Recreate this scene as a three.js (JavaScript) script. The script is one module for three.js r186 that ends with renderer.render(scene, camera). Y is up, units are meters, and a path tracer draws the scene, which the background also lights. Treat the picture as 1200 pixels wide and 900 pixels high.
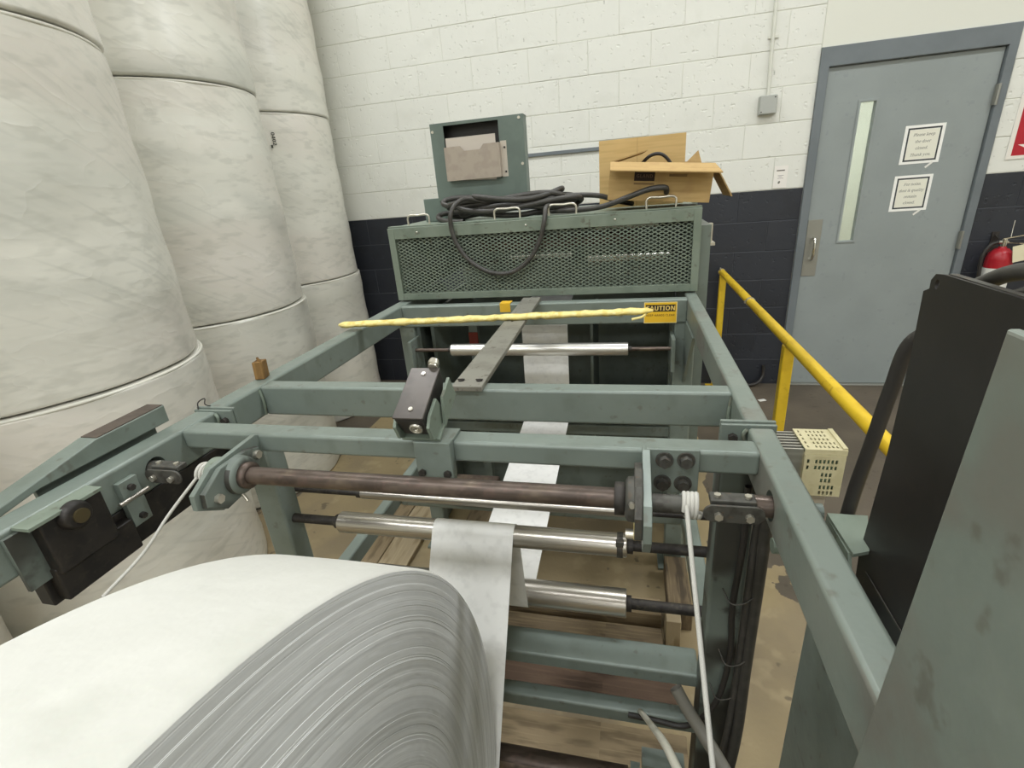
import * as THREE from 'three';
import { RoundedBoxGeometry } from 'three/addons/geometries/RoundedBoxGeometry.js';
import { mergeGeometries, toCreasedNormals } from 'three/addons/utils/BufferGeometryUtils.js';
import { Brush, Evaluator, SUBTRACTION } from 'three-bvh-csg';
import { RectAreaLightUniformsLib } from 'three/addons/lights/RectAreaLightUniformsLib.js';
RectAreaLightUniformsLib.init();

// ---------------------------------------------------------------- camera, light, exposure
const scene = new THREE.Scene();
scene.background = new THREE.Color(0x000000);
const CAM = { f: 575.62, yaw: 0.2509, pitch: -0.3797, roll: -0.0842, p: [-1.128, 1.5756, 3.8877] };
const camera = new THREE.PerspectiveCamera(2 * Math.atan(450 / CAM.f) * 180 / Math.PI, 4 / 3, 0.02, 60);
camera.rotation.order = 'YXZ';
camera.rotation.set(CAM.pitch, CAM.yaw, CAM.roll);
camera.position.set(...CAM.p);
camera.updateMatrixWorld();
scene.add(camera);
const renderer = new THREE.WebGLRenderer({ antialias: true });
renderer.toneMapping = THREE.LinearToneMapping;
renderer.toneMappingExposure = 1.0;
renderer.shadowMap.enabled = true;
const LAMP = { color: new THREE.Color().setRGB(0.968, 1.0, 1.03), nits: 24, w: 1.25, d: 0.42, y: 4.25,
  at: [] };
for (const z of [1.9, 5.0, 8.2, 11.4, 14.6]) for (const x of [-3.0, -0.6, 2.2, 5.2]) if (!(z === 5 && x === 5.2)) LAMP.at.push([z === 5 && x === -0.6 ? -1.3 : x, z]);  // far rows are unseen lamps added for low-angle fill
// a pixel of the 1200 x 900 photograph gives a direction; the surface it lies on gives the point
const AX = { x: 0, y: 1, z: 2 };
function at(u, v, ax, val) {
  const d = new THREE.Vector3((u - 600) / CAM.f, -(v - 450) / CAM.f, -1).applyQuaternion(camera.quaternion);
  const o = camera.position, i = ax;
  const t = (val - o[i]) / d[i];
  return new THREE.Vector3(o.x + t * d.x, o.y + t * d.y, o.z + t * d.z);
}

// ---------------------------------------------------------------- helpers
let seed = 7;
const rnd = () => { seed = (seed * 1664525 + 1013904223) >>> 0; return seed / 4294967296; };
const rr = (a, b) => a + (b - a) * rnd();
const V = (x, y, z) => new THREE.Vector3(x, y, z);
const taken = {};
function numbered(n) { const k = taken[n] = (taken[n] ?? -1) + 1; return k ? n + '_' + String(k).padStart(3, '0') : n; }
function shade(o) { o.castShadow = true; o.receiveShadow = true; return o; }
function boxUV(g) {
  const n = g.index ? g.toNonIndexed() : g;
  const p = n.attributes.position, uv = new Float32Array(p.count * 2);
  const a = V(), b = V(), c = V(), nn = V();
  for (let i = 0; i < p.count; i += 3) {
    a.fromBufferAttribute(p, i); b.fromBufferAttribute(p, i + 1); c.fromBufferAttribute(p, i + 2);
    nn.copy(b).sub(a).cross(c.clone().sub(a));
    const ax = Math.abs(nn.x), ay = Math.abs(nn.y), az = Math.abs(nn.z);
    [a, b, c].forEach((q, k) => {
      const [s, t] = ax >= ay && ax >= az ? [q.z, q.y] : ay >= az ? [q.x, q.z] : [q.x, q.y];
      uv[(i + k) * 2] = s; uv[(i + k) * 2 + 1] = t;
    });
  }
  n.setAttribute('uv', new THREE.BufferAttribute(uv, 2));
  return n;
}
function clean(g) {
  const n = g.index ? g.toNonIndexed() : g;
  for (const k of Object.keys(n.attributes)) if (!['position', 'normal', 'uv'].includes(k)) n.deleteAttribute(k);
  if (!n.attributes.uv) n.setAttribute('uv', new THREE.BufferAttribute(new Float32Array(n.attributes.position.count * 2), 2));
  return n;
}
function join(gs) { gs = [].concat(gs).map(clean); return gs.length > 1 ? mergeGeometries(gs) : gs[0]; }
function part(name, gs, mat, parent, o = {}) {
  let g = join(gs);
  if (o.uv !== false) g = boxUV(g);
  const m = shade(new THREE.Mesh(g, mat)); m.name = name;
  if (o.label) m.userData.label = o.label;
  parent.add(m); return m;
}
function thing(name, label, category, group) {
  const g = new THREE.Group(); g.name = numbered(name); g.userData = { label, category };
  if (group) g.userData.group = group;
  scene.add(g); return g;
}
function settle(g) {           // put the group's origin at the middle of its base
  g.updateMatrixWorld(true);
  const b = new THREE.Box3().setFromObject(g), c = b.getCenter(V());
  const base = V(c.x, b.min.y, c.z);
  for (const k of g.children) k.position.sub(base);
  g.position.add(base); return g;
}
function single(name, gs, mat, label, category, group, o = {}) {
  const m = part(numbered(name), gs, mat, scene, o);
  m.geometry.computeBoundingBox(); const b = m.geometry.boundingBox, c = b.getCenter(V()), y0 = b.min.y;
  m.geometry.translate(-c.x, -y0, -c.z); m.position.set(c.x, y0, c.z);
  m.userData = { label, category }; if (group) m.userData.group = group;
  return m;
}
function struct(name, gs, mat, o = {}) { const m = part(name, gs, mat, scene, o); m.userData = { kind: 'structure', label: o.label ?? name.replace(/_/g, ' ') }; return m; }
const box = (x0, x1, y0, y1, z0, z1, r = 0.0) => {
  const w = x1 - x0, h = y1 - y0, d = z1 - z0;
  const g = r > 0 ? new RoundedBoxGeometry(w, h, d, 3, Math.min(r, w / 2.01, h / 2.01, d / 2.01)) : new THREE.BoxGeometry(w, h, d);
  return g.translate((x0 + x1) / 2, (y0 + y1) / 2, (z0 + z1) / 2);
};
function cyl(a, b, r, seg = 24, r2 = r) {
  const d = b.clone().sub(a), L = d.length();
  const g = new THREE.CylinderGeometry(r2, r, L, seg);
  g.applyQuaternion(new THREE.Quaternion().setFromUnitVectors(V(0, 1, 0), d.normalize()));
  return g.translate((a.x + b.x) / 2, (a.y + b.y) / 2, (a.z + b.z) / 2);
}
function bar(a, b, w, h) {     // rectangular bar between two points
  const d = b.clone().sub(a), L = d.length();
  const g = new THREE.BoxGeometry(w, h, L);
  const m = new THREE.Matrix4().lookAt(a, b, Math.abs(d.y) > 0.9 * L ? V(1, 0, 0) : V(0, 1, 0));
  g.applyMatrix4(m); return g.translate((a.x + b.x) / 2, (a.y + b.y) / 2, (a.z + b.z) / 2);
}
const tube = (pts, r, n = 64, seg = 10, closed = false) => new THREE.TubeGeometry(new THREE.CatmullRomCurve3(pts, closed, 'centripetal'), n, r, seg, closed);
// polygon given as [z, y] pairs, thick along x
function slabX(pts, x0, x1, bevel = 0) {
  const s = new THREE.Shape(pts.map(([z, y]) => new THREE.Vector2(-z, y)));
  const g = new THREE.ExtrudeGeometry(s, { depth: x1 - x0 - 2 * bevel, bevelEnabled: bevel > 0, bevelSize: bevel, bevelThickness: bevel, bevelSegments: 2, bevelOffset: -bevel });
  g.rotateY(Math.PI / 2); return g.translate(x0 + bevel, 0, 0);
}
// polygon given as [x, y] pairs, thick along z
function slabZ(pts, z0, z1, bevel = 0, holes = []) {
  const s = new THREE.Shape(pts.map(([x, y]) => new THREE.Vector2(x, y)));
  for (const h of holes) s.holes.push(new THREE.Path(h.map(([x, y]) => new THREE.Vector2(x, y))));
  const g = new THREE.ExtrudeGeometry(s, { depth: z1 - z0 - 2 * bevel, bevelEnabled: bevel > 0, bevelSize: bevel, bevelThickness: bevel, bevelSegments: 2, bevelOffset: -bevel });
  return g.translate(0, 0, z0 + bevel);
}
const rect = (x0, x1, y0, y1) => [[x0, y0], [x1, y0], [x1, y1], [x0, y1]];
// profile of [radius, height] turned about the x axis through (y, z)
function latheX(prof, y, z, seg = 48) {
  const g = new THREE.LatheGeometry(prof.map(([r, h]) => new THREE.Vector2(r, h)), seg);
  g.rotateZ(-Math.PI / 2); return g.translate(0, y, z);
}
const hexX = (x0, x1, y, z, r) => cyl(V(x0, y, z), V(x1, y, z), r, 6);
const hexZ = (x, y, z0, z1, r) => cyl(V(x, y, z0), V(x, y, z1), r, 6);
const hexY = (x, y0, y1, z, r) => cyl(V(x, y0, z), V(x, y1, z), r, 6);

// ---------------------------------------------------------------- procedural textures
function lattice(n, s) { let q = s; const a = new Float32Array(n * n); for (let i = 0; i < n * n; i++) { q = (q * 1664525 + 1013904223) >>> 0; a[i] = q / 4294967296; } return a; }
const lats = {};
function noise(u, v, n, s, m = n) {        // periodic value noise, n x m cells over the tile
  const key = n + '_' + m + '_' + s, a = lats[key] ??= lattice(Math.max(n, m), s * 977 + 13), N = Math.max(n, m);
  const x = u * n, y = v * m, i = Math.floor(x), j = Math.floor(y), fx = x - i, fy = y - j;
  const sx = fx * fx * (3 - 2 * fx), sy = fy * fy * (3 - 2 * fy);
  const g = (p, q) => a[(((q % m) + m) % m) * N + (((p % n) + n) % n)];
  return (g(i, j) * (1 - sx) + g(i + 1, j) * sx) * (1 - sy) + (g(i, j + 1) * (1 - sx) + g(i + 1, j + 1) * sx) * sy;
}
const fbm = (u, v, n, s, o = 5) => { let r = 0, a = 0.5, t = 0; for (let k = 0; k < o; k++) { r += a * noise(u, v, n << k, s + k); t += a; a *= 0.5; } return r / t; };
const clamp = (x, a = 0, b = 1) => Math.min(b, Math.max(a, x));
const sstep = (a, b, x) => { const t = clamp((x - a) / (b - a)); return t * t * (3 - 2 * t); };
function tex(size, fn, srgb, rep) {
  const d = new Uint8Array(size * size * 4);
  for (let j = 0; j < size; j++) for (let i = 0; i < size; i++) {
    const c = fn(i / size, j / size), k = (j * size + i) * 4;
    if (typeof c === 'number') d[k] = d[k + 1] = d[k + 2] = clamp(c) * 255; else { d[k] = clamp(c[0]) * 255; d[k + 1] = clamp(c[1]) * 255; d[k + 2] = clamp(c[2]) * 255; }
    d[k + 3] = 255;
  }
  const t = new THREE.DataTexture(d, size, size, THREE.RGBAFormat);
  t.wrapS = t.wrapT = THREE.RepeatWrapping; t.magFilter = THREE.LinearFilter; t.minFilter = THREE.LinearMipmapLinearFilter; t.generateMipmaps = true;
  if (srgb) t.colorSpace = THREE.SRGBColorSpace;
  if (rep) t.repeat.set(rep[0], rep[1] ?? rep[0]);
  t.needsUpdate = true; return t;
}
const hex = (h) => [(h >> 16 & 255) / 255, (h >> 8 & 255) / 255, (h & 255) / 255];
const mix = (a, b, t) => [a[0] + (b[0] - a[0]) * t, a[1] + (b[1] - a[1]) * t, a[2] + (b[2] - a[2]) * t];
function colourTex(base, spots, size, rep) { // spots: [colour, threshold low, high, cells, seed, amount]
  const b = hex(base);
  return tex(size, (u, v) => { let c = b; for (const [h, lo, hi, n, s, am, m] of spots) c = mix(c, hex(h), am * sstep(lo, hi, m ? 0.6 * noise(u, v, n, s, m) + 0.4 * noise(u, v, n * 2, s + 9, m * 2) : fbm(u, v, n, s))); return c; }, true, rep);
}
const std = (o) => new THREE.MeshStandardMaterial(o);
const phys = (o) => new THREE.MeshPhysicalMaterial(o);

const fineBump = tex(256, (u, v) => fbm(u, v, 16, 61, 4), false, [4]);
const M = {};
M.green = std({ map: colourTex(0x78827a, [[0x828b82, 0.4, 0.75, 5, 3, 0.6], [0x6a7269, 0.5, 0.8, 9, 21, 0.6], [0x575046, 0.7, 0.82, 28, 33, 0.35]], 512, [1.6]), roughness: 0.36, metalness: 0.1, bumpMap: fineBump, bumpScale: 0.0004 });
M.greenWorn = std({ map: colourTex(0x7a837a, [[0x888e84, 0.42, 0.72, 6, 5, 0.6], [0x77736a, 0.46, 0.72, 7, 25, 0.7], [0x574f44, 0.68, 0.82, 30, 35, 0.4]], 512, [1.4]), roughness: 0.4, metalness: 0.1, bumpMap: fineBump, bumpScale: 0.0004 });
M.greenDark = std({ map: colourTex(0x6f7870, [[0x5d655e, 0.4, 0.7, 5, 8, 0.6], [0x34322c, 0.46, 0.66, 9, 28, 0.85, 5], [0x2e2c27, 0.6, 0.8, 18, 28, 0.6]], 512, [1.5]), roughness: 0.55, metalness: 0.1 });
M.sage = std({ map: colourTex(0x7f8a7c, [[0x6e7a6c, 0.45, 0.75, 8, 9, 0.6], [0x514c40, 0.66, 0.8, 26, 29, 0.5]], 512, [2]), roughness: 0.5, metalness: 0.1 });
M.panelGreen = std({ map: colourTex(0x6c7a72, [[0x626f68, 0.4, 0.7, 7, 10, 0.6]], 256, [2]), roughness: 0.45, metalness: 0.1 });
M.grime = std({ map: colourTex(0x3b3733, [[0x25211e, 0.4, 0.7, 9, 12, 0.8], [0x5c5648, 0.6, 0.8, 20, 32, 0.5]], 256, [5]), roughness: 0.6, metalness: 0.3 });
M.nearBlack = std({ map: colourTex(0x27231f, [[0x181614, 0.4, 0.7, 9, 13, 0.8], [0x3d372e, 0.62, 0.8, 20, 31, 0.5]], 256, [6]), roughness: 0.5, metalness: 0.2 });  // near-black tone of the left bearing block and the strip below it
M.castIron = std({ map: colourTex(0x56554f, [[0x403c37, 0.4, 0.7, 9, 14, 0.8], [0x6a5546, 0.6, 0.8, 20, 34, 0.5]], 256, [8]), roughness: 0.55, metalness: 0.4 });
M.rust = std({ map: colourTex(0x5f534b, [[0x473d36, 0.4, 0.7, 10, 15, 0.7, 40], [0x8a7b68, 0.55, 0.8, 5, 36, 0.7], [0x6b5850, 0.5, 0.8, 30, 37, 0.5]], 512, [3]), roughness: 0.42, metalness: 0.55, bumpMap: fineBump, bumpScale: 0.0003 });
M.rustBright = std({ color: 0x6a5e56, roughness: 0.3, metalness: 0.6 });
M.steel = std({ map: colourTex(0xb7b2a8, [[0x9a938a, 0.4, 0.7, 2, 16, 0.6, 90]], 256, [2]), roughness: 0.28, metalness: 0.9 });
M.alu = std({ map: colourTex(0xd8d6cf, [[0xbcb8b0, 0.4, 0.7, 2, 17, 0.5, 90]], 256, [2]), roughness: 0.3, metalness: 0.85 });
M.zinc = std({ color: 0xcfcabd, roughness: 0.3, metalness: 0.8 });
M.flatBar = std({ map: colourTex(0x8f8d82, [[0x7d7a70, 0.4, 0.7, 6, 18, 0.7], [0x5a5348, 0.66, 0.8, 30, 38, 0.6]], 256, [3]), roughness: 0.5, metalness: 0.35 });
M.black = std({ map: colourTex(0x242120, [[0x2d2a27, 0.4, 0.7, 5, 19, 0.6], [0x211f1d, 0.5, 0.8, 12, 39, 0.5]], 256, [2]), roughness: 0.42 });
M.rubber = std({ color: 0x2c2926, roughness: 0.5 });
M.cable = std({ map: colourTex(0x3a3834, [[0x4b4843, 0.4, 0.7, 9, 20, 0.6]], 128, [6]), roughness: 0.45 });
M.yellow = std({ map: colourTex(0xe3bf2c, [[0xcaa31d, 0.45, 0.75, 7, 22, 0.6], [0x9c7a1c, 0.68, 0.82, 22, 42, 0.5]], 256, [2]), roughness: 0.42 });
M.foam = std({ map: colourTex(0xead98e, [[0xd6bd63, 0.45, 0.75, 10, 23, 0.8], [0xf3e9bd, 0.6, 0.8, 16, 43, 0.6]], 256, [5]), roughness: 0.7, bumpMap: fineBump, bumpScale: 0.001 });
M.tape = std({ color: 0xe3b52e, roughness: 0.5 });
M.card = std({ map: colourTex(0xb89a66, [[0xab8d5b, 0.45, 0.75, 3, 24, 0.6, 40], [0xa8875a, 0.6, 0.8, 10, 44, 0.4]], 256, [3]), roughness: 0.85, side: THREE.DoubleSide });
M.cardPale = std({ map: colourTex(0xd4b57c, [[0xc8a96f, 0.45, 0.75, 3, 26, 0.6, 40]], 256, [3]), roughness: 0.85, side: THREE.DoubleSide });
M.printBrown = std({ color: 0x836a48, roughness: 0.9 });
M.ink = std({ color: 0x33261c, roughness: 0.9 });
M.beige = std({ map: colourTex(0xc6bd97, [[0xb5ab84, 0.45, 0.75, 8, 27, 0.6]], 128, [8]), roughness: 0.55 });
M.circuit = std({ color: 0x7f9a80, roughness: 0.6 });
M.clearBeige = std({ color: 0xa99f8d, roughness: 0.35, metalness: 0.1 });
M.paperHolder = std({ map: colourTex(0xb0a496, [[0xa3968a, 0.4, 0.7, 8, 30, 0.6]], 128, [6]), roughness: 0.4, metalness: 0.15 });
M.sheetPaper = std({ color: 0xcfc6bb, roughness: 0.9 });
M.white = std({ color: 0xe9e7df, roughness: 0.7 });
M.rope = std({ map: tex(64, (u, v) => { const t = Math.abs(((u + v * 4) * 2 % 1) - 0.5) * 2; return mix(hex(0xd9d7cf), hex(0xa7a49a), sstep(0.2, 0.9, t)); }, true, [1, 60]), roughness: 0.8 });
M.red = std({ color: 0xa81c28, roughness: 0.35 });
M.doorGrey = std({ map: colourTex(0x929997, [[0x8b9290, 0.4, 0.7, 4, 45, 0.6], [0x83898a, 0.72, 0.82, 30, 46, 0.4]], 512, [1]), roughness: 0.5 });
M.frameGrey = std({ map: colourTex(0x70777a, [[0x686f72, 0.4, 0.7, 6, 47, 0.6]], 256, [1.5]), roughness: 0.45 });
M.plate = std({ color: 0x9a9a92, roughness: 0.4, metalness: 0.6 });
M.chrome = std({ color: 0xd8d6d0, roughness: 0.15, metalness: 1 });
M.glass = phys({ color: 0xe6eae8, roughness: 0.25, transmission: 1, thickness: 0, ior: 1.5 });
M.galv = std({ color: 0xb9bab2, roughness: 0.4, metalness: 0.5 });
M.conduitPaint = std({ color: 0xd9d9cd, roughness: 0.5 });
M.jbox = std({ color: 0xaeb0aa, roughness: 0.45, metalness: 0.3 });

// painted concrete block: pits and grain
const blockBump = tex(512, (u, v) => { const g = fbm(u, v, 24, 70, 4), p = fbm(u, v, 40, 75, 2), w = fbm(u, v, 6, 79, 3); return 0.55 + 0.25 * (g - 0.5) + 0.25 * (w - 0.5) - 0.5 * sstep(0.74, 0.86, p); }, false, [1.2]);
M.blockWhite = [0xe2e2d9, 0xe1e1d8, 0xe3e3da].map((c, i) => std({ map: colourTex(c, [[0xd6d6cc, 0.55, 0.8, 7, 80 + i, 0.35], [0x8d8c82, 0.79, 0.87, 40, 84 + i, 0.55]], 256, [1.3]), roughness: 0.55, bumpMap: blockBump, bumpScale: 0.004 }));
M.blockDark = [0x292c33, 0x272a31, 0x2b2e35].map((c, i) => std({ map: colourTex(c, [[0x222429, 0.5, 0.8, 7, 90 + i, 0.5]], 128, [1.3]), roughness: 0.5, bumpMap: blockBump, bumpScale: 0.003 }));
M.mortar = std({ color: 0xd2d2c6, roughness: 0.8 });
M.mortarDark = std({ color: 0x45474d, roughness: 0.7 });
M.wallPaint = std({ color: 0xdfdfd3, roughness: 0.6 });
M.ceiling = std({ color: 0xe4e4de, roughness: 0.8 });
const floorMap = tex(1536, (u, v) => {       // one 5 m tile: tan dusty slab, darker ragged-edged aisle area towards the door
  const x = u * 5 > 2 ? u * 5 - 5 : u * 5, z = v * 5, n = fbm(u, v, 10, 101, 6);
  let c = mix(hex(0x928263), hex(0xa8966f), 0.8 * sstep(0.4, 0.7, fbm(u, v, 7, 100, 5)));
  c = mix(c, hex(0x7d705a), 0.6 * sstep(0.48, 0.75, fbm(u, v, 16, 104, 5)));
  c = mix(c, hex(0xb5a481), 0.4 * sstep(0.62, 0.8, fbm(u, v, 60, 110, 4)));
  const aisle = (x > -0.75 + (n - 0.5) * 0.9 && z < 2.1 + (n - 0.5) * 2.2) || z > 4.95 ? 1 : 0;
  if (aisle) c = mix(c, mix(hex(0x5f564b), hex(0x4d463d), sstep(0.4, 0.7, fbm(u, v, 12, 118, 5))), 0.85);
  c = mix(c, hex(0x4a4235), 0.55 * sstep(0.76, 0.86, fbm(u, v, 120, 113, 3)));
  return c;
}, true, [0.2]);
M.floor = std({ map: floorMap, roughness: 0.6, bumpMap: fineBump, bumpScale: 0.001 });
const woodMap = (base, dark, light, s) => tex(512, (u, v) => { const w = noise(u, v, 3, s, 3) * 0.08, g = fbm(u + w, v * 0.25, 14, s + 1, 4), f = noise(u, v, 90, s + 4, 4); let c = mix(hex(base), hex(dark), sstep(0.45, 0.75, g) * 0.8); c = mix(c, hex(light), sstep(0.55, 0.9, f) * 0.45); return c; }, true, [2.5, 2.5]);
M.wood = std({ map: woodMap(0x8c7b5f, 0x695a43, 0xa69474, 120), roughness: 0.8, bumpMap: fineBump, bumpScale: 0.001 });
M.woodPale = std({ map: woodMap(0xa69679, 0x857455, 0xbfae8c, 130), roughness: 0.8, bumpMap: fineBump, bumpScale: 0.001 });
M.woodOld = std({ map: woodMap(0x6f6049, 0x43392c, 0x958362, 140), roughness: 0.85, bumpMap: fineBump, bumpScale: 0.002 });
M.woodRed = std({ map: woodMap(0x5d4a3c, 0x3f3026, 0x74604d, 160), roughness: 0.85, bumpMap: fineBump, bumpScale: 0.002 });
M.woodBlock = std({ map: woodMap(0x7b5d33, 0x4d3517, 0xa07d47, 150), roughness: 0.85, bumpMap: fineBump, bumpScale: 0.003 });
// film wrapped paper
const frac = (x) => x - Math.floor(x);
const filmMap = (s) => tex(1024, (u, v) => {
  let c = hex(0xe9e7dc);
  c = mix(c, hex(0xd6d5ca), 0.75 * sstep(0.42, 0.72, fbm(u, v, 4, s, 5)));
  c = mix(c, hex(0xb8b9b0), 0.4 * sstep(0.54, 0.8, fbm(frac(u + v * 0.5), v, 5, s + 7, 6)));
  c = mix(c, hex(0xe3d8ce), 0.35 * sstep(0.5, 0.75, fbm(u, v, 3, s + 11, 3)));
  const d1 = noise(frac(u * 2 + v), frac(v - u * 2), 70, s + 15, 5), d2 = noise(frac(u * 3 - v), frac(v + u * 3), 90, s + 19, 4), fine = fbm(u, v, 48, s + 27, 3);
  c = mix(c, hex(0x93958d), 0.14 * sstep(0.6, 0.98, d1) * sstep(0.45, 0.7, fbm(u, v, 3, s + 17, 3)));
  c = mix(c, hex(0xe9e7dc), 0.1 * sstep(0.66, 0.98, d2) * sstep(0.45, 0.7, fbm(u, v, 3, s + 23, 3)));
  c = mix(c, hex(0xb1b1a6), 0.25 * sstep(0.5, 0.8, fine));
  return c;
}, true, [1 / 3.2, 1 / 1.06]);
const filmBump = tex(1024, (u, v) => {
  const r = 1 - Math.abs(2 * fbm(frac(u + v), v, 4, 201, 5) - 1), r2 = 1 - Math.abs(2 * fbm(u, v, 8, 207, 4) - 1);
  return 0.3 * Math.pow(r, 12) + 0.3 * Math.pow(r2, 14) + 0.18 * noise(u, v, 9, 210, 90) * fbm(u, v, 3, 212, 2) * 2 + 0.15 * fbm(u, v, 6, 215, 5);
}, false, [1 / 1.6, 1 / 1.06]);
M.film = [301, 320].map((s) => phys({ map: filmMap(s), roughness: 0.38, clearcoat: 0.35, clearcoatRoughness: 0.2, bumpMap: filmBump, bumpScale: 0.0022 }));
M.filmRim = phys({ color: 0xe6e4d8, roughness: 0.35, clearcoat: 0.3, clearcoatRoughness: 0.2 });
const tissueMap = tex(512, (u, v) => { let c = hex(0xcfcec6); c = mix(c, hex(0xc2c2b8), 0.6 * sstep(0.5, 0.8, fbm(u, v, 5, 230, 5))); c = mix(c, hex(0xd8d7cf), 0.5 * sstep(0.55, 0.8, fbm((u + 0.4 * v) % 1, v, 6, 235, 4))); return c; }, true, [2]);
M.tissue = std({ map: tissueMap, roughness: 0.85, bumpMap: fineBump, bumpScale: 0.0012 });
M.tissueEdge = std({ map: tex(512, (u, v) => mix(hex(0xeaeae7), hex(0xdadad7), sstep(0.35, 0.75, noise(0, v, 1, 240, 160) * 0.6 + 0.4 * noise(0, v, 1, 244, 60))), true, [1]), roughness: 0.9 });
M.web = std({ map: colourTex(0xe6e5e0, [[0xd6d5d0, 0.45, 0.8, 12, 250, 0.6]], 256, [5]), roughness: 0.9, side: THREE.DoubleSide });

function printed(w, h, draw, rough = 0.8) {
  const c = document.createElement('canvas'); c.width = w; c.height = h; const x = c.getContext('2d'); draw(x, w, h);
  const t = new THREE.CanvasTexture(c); t.colorSpace = THREE.SRGBColorSpace; return std({ map: t, roughness: rough });
}
function placard(x0, x1, y0, y1, z) { return new THREE.PlaneGeometry(x1 - x0, y1 - y0).translate((x0 + x1) / 2, (y0 + y1) / 2, z); }

// ================================================================ THE SETTING
const RX0 = -4.5, RX1 = 7.0, RZ1 = 16.2, RH = 4.6, CO = 0.2032, JX = -3.04;
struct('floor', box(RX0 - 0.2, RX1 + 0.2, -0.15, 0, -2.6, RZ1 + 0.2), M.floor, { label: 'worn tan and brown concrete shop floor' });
struct('ceiling', box(RX0 - 0.2, RX1 + 0.2, RH, RH + 0.15, -0.2, RZ1 + 0.2), M.ceiling);
struct('wall_left', box(RX0 - 0.2, RX0, 0, RH, -0.2, RZ1 + 0.2), M.wallPaint);
struct('wall_right', box(RX1, RX1 + 0.2, 0, RH, -0.2, RZ1 + 0.2), M.wallPaint);
struct('wall_front', box(RX0, RX1, 0, RH, RZ1, RZ1 + 0.2), M.wallPaint);
const DW = 1.016, DH = 2.215;
{
  const BX0 = -3.75, BX1 = 2.2, BY1 = 15 * CO;
  const g = [slabZ([[BX0, 0], [0.0, 0], [0.0, DH], [DW, DH], [DW, 0], [BX1, 0], [BX1, BY1], [BX0, BY1]], -0.2, -0.0028),
    box(RX0, BX0, 0, RH, -0.2, 0), box(BX1, RX1, 0, RH, -0.2, 0), box(BX0, BX1, BY1, RH, -0.2, 0)];
  const wall = struct('wall_back', g, M.mortar, { label: 'painted concrete block wall, white above dark blue-grey' });
  const J = 0.0022;
  part('dark_joints', [box(BX0, -0.001, 0, 7 * CO - 0.002, -0.02, -0.0025), box(DW + 0.001, BX1, 0, 7 * CO - 0.002, -0.02, -0.0025)], M.mortarDark, wall, { label: 'dark painted joints' });
  for (let i = 0; i < 15; i++) {
    const y0 = i * CO, y1 = y0 + CO, off = i % 2 ? JX : JX - CO;
    const span = (a, b) => {
      if (b - a < 0.03) return;
      const mats = i < 7 ? M.blockDark : M.blockWhite;
      const j = i === 6 ? 0.001 : J, gg = boxUV(clean(box(a + 0.0011, b - 0.0011, y0 + J, y1 - j, -0.03, 0, 0.003)));
      const uv = gg.attributes.uv, ou = rnd() * 5, ov = rnd() * 5; for (let k = 0; k < uv.count; k++) uv.setXY(k, uv.getX(k) + ou, uv.getY(k) + ov);
      gg.translate(0, 0, rr(-0.0012, 0.0008));
      const m = shade(new THREE.Mesh(gg, mats[Math.floor(rnd() * 3)])); m.name = 'concrete_block'; wall.add(m);
    };
    for (let k = -3; k < 16; k++) {
      let a = Math.max(off + k * 2 * CO, BX0), b = Math.min(off + (k + 1) * 2 * CO, BX1);
      if (b <= a) continue;
      if (y0 < DH + 0.85 && b > 0.001 && a < DW + 0.06) {     // the door and the smooth rendered panel over it
        const r = y0 < 2.2 ? DW : DW + 0.06;
        if (a < 0) span(a, Math.min(b, 0)); if (b > r) span(Math.max(a, r), b);
      } else span(a, b);
    }
  }
  part('rendered_panel', box(0.002, DW + 0.058, DH - 0.01, BY1, -0.03, 0.001, 0.002), M.wallPaint, wall);
}
{ // the passage behind the door's window
  struct('wall_passage_left', box(-0.7, -0.6, 0, 2.7, -2.5, -0.2), M.wallPaint); struct('wall_passage_right', box(1.7, 1.8, 0, 2.7, -2.5, -0.2), M.wallPaint);
  struct('wall_passage_back', box(-0.7, 1.8, 0, 2.7, -2.6, -2.5), M.wallPaint); struct('ceiling_passage', box(-0.7, 1.8, 2.7, 2.8, -2.6, -0.2), M.ceiling);
  const l = thing('passage_light', 'lit ceiling panel in the passage behind the door', 'light');
  part('diffuser', box(0.0, 1.1, 2.60, 2.63, -1.7, -1.1), std({ color: 0xffffff, emissive: 0xf6f8f6, emissiveIntensity: 1.2 }), l);
  part('housing', box(-0.03, 1.13, 2.63, 2.67, -1.73, -1.07), M.white, l);
  part('hanger', cyl(V(0.55, 2.67, -1.4), V(0.55, 2.7, -1.4), 0.006, 8), M.zinc, l);
  settle(l);
  const r = new THREE.RectAreaLight(0xf6f8f6, 22, 1.1, 0.6); r.position.set(0.55, 2.59, -1.4); r.lookAt(0.55, 0, -1.4); scene.add(r);
}
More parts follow.
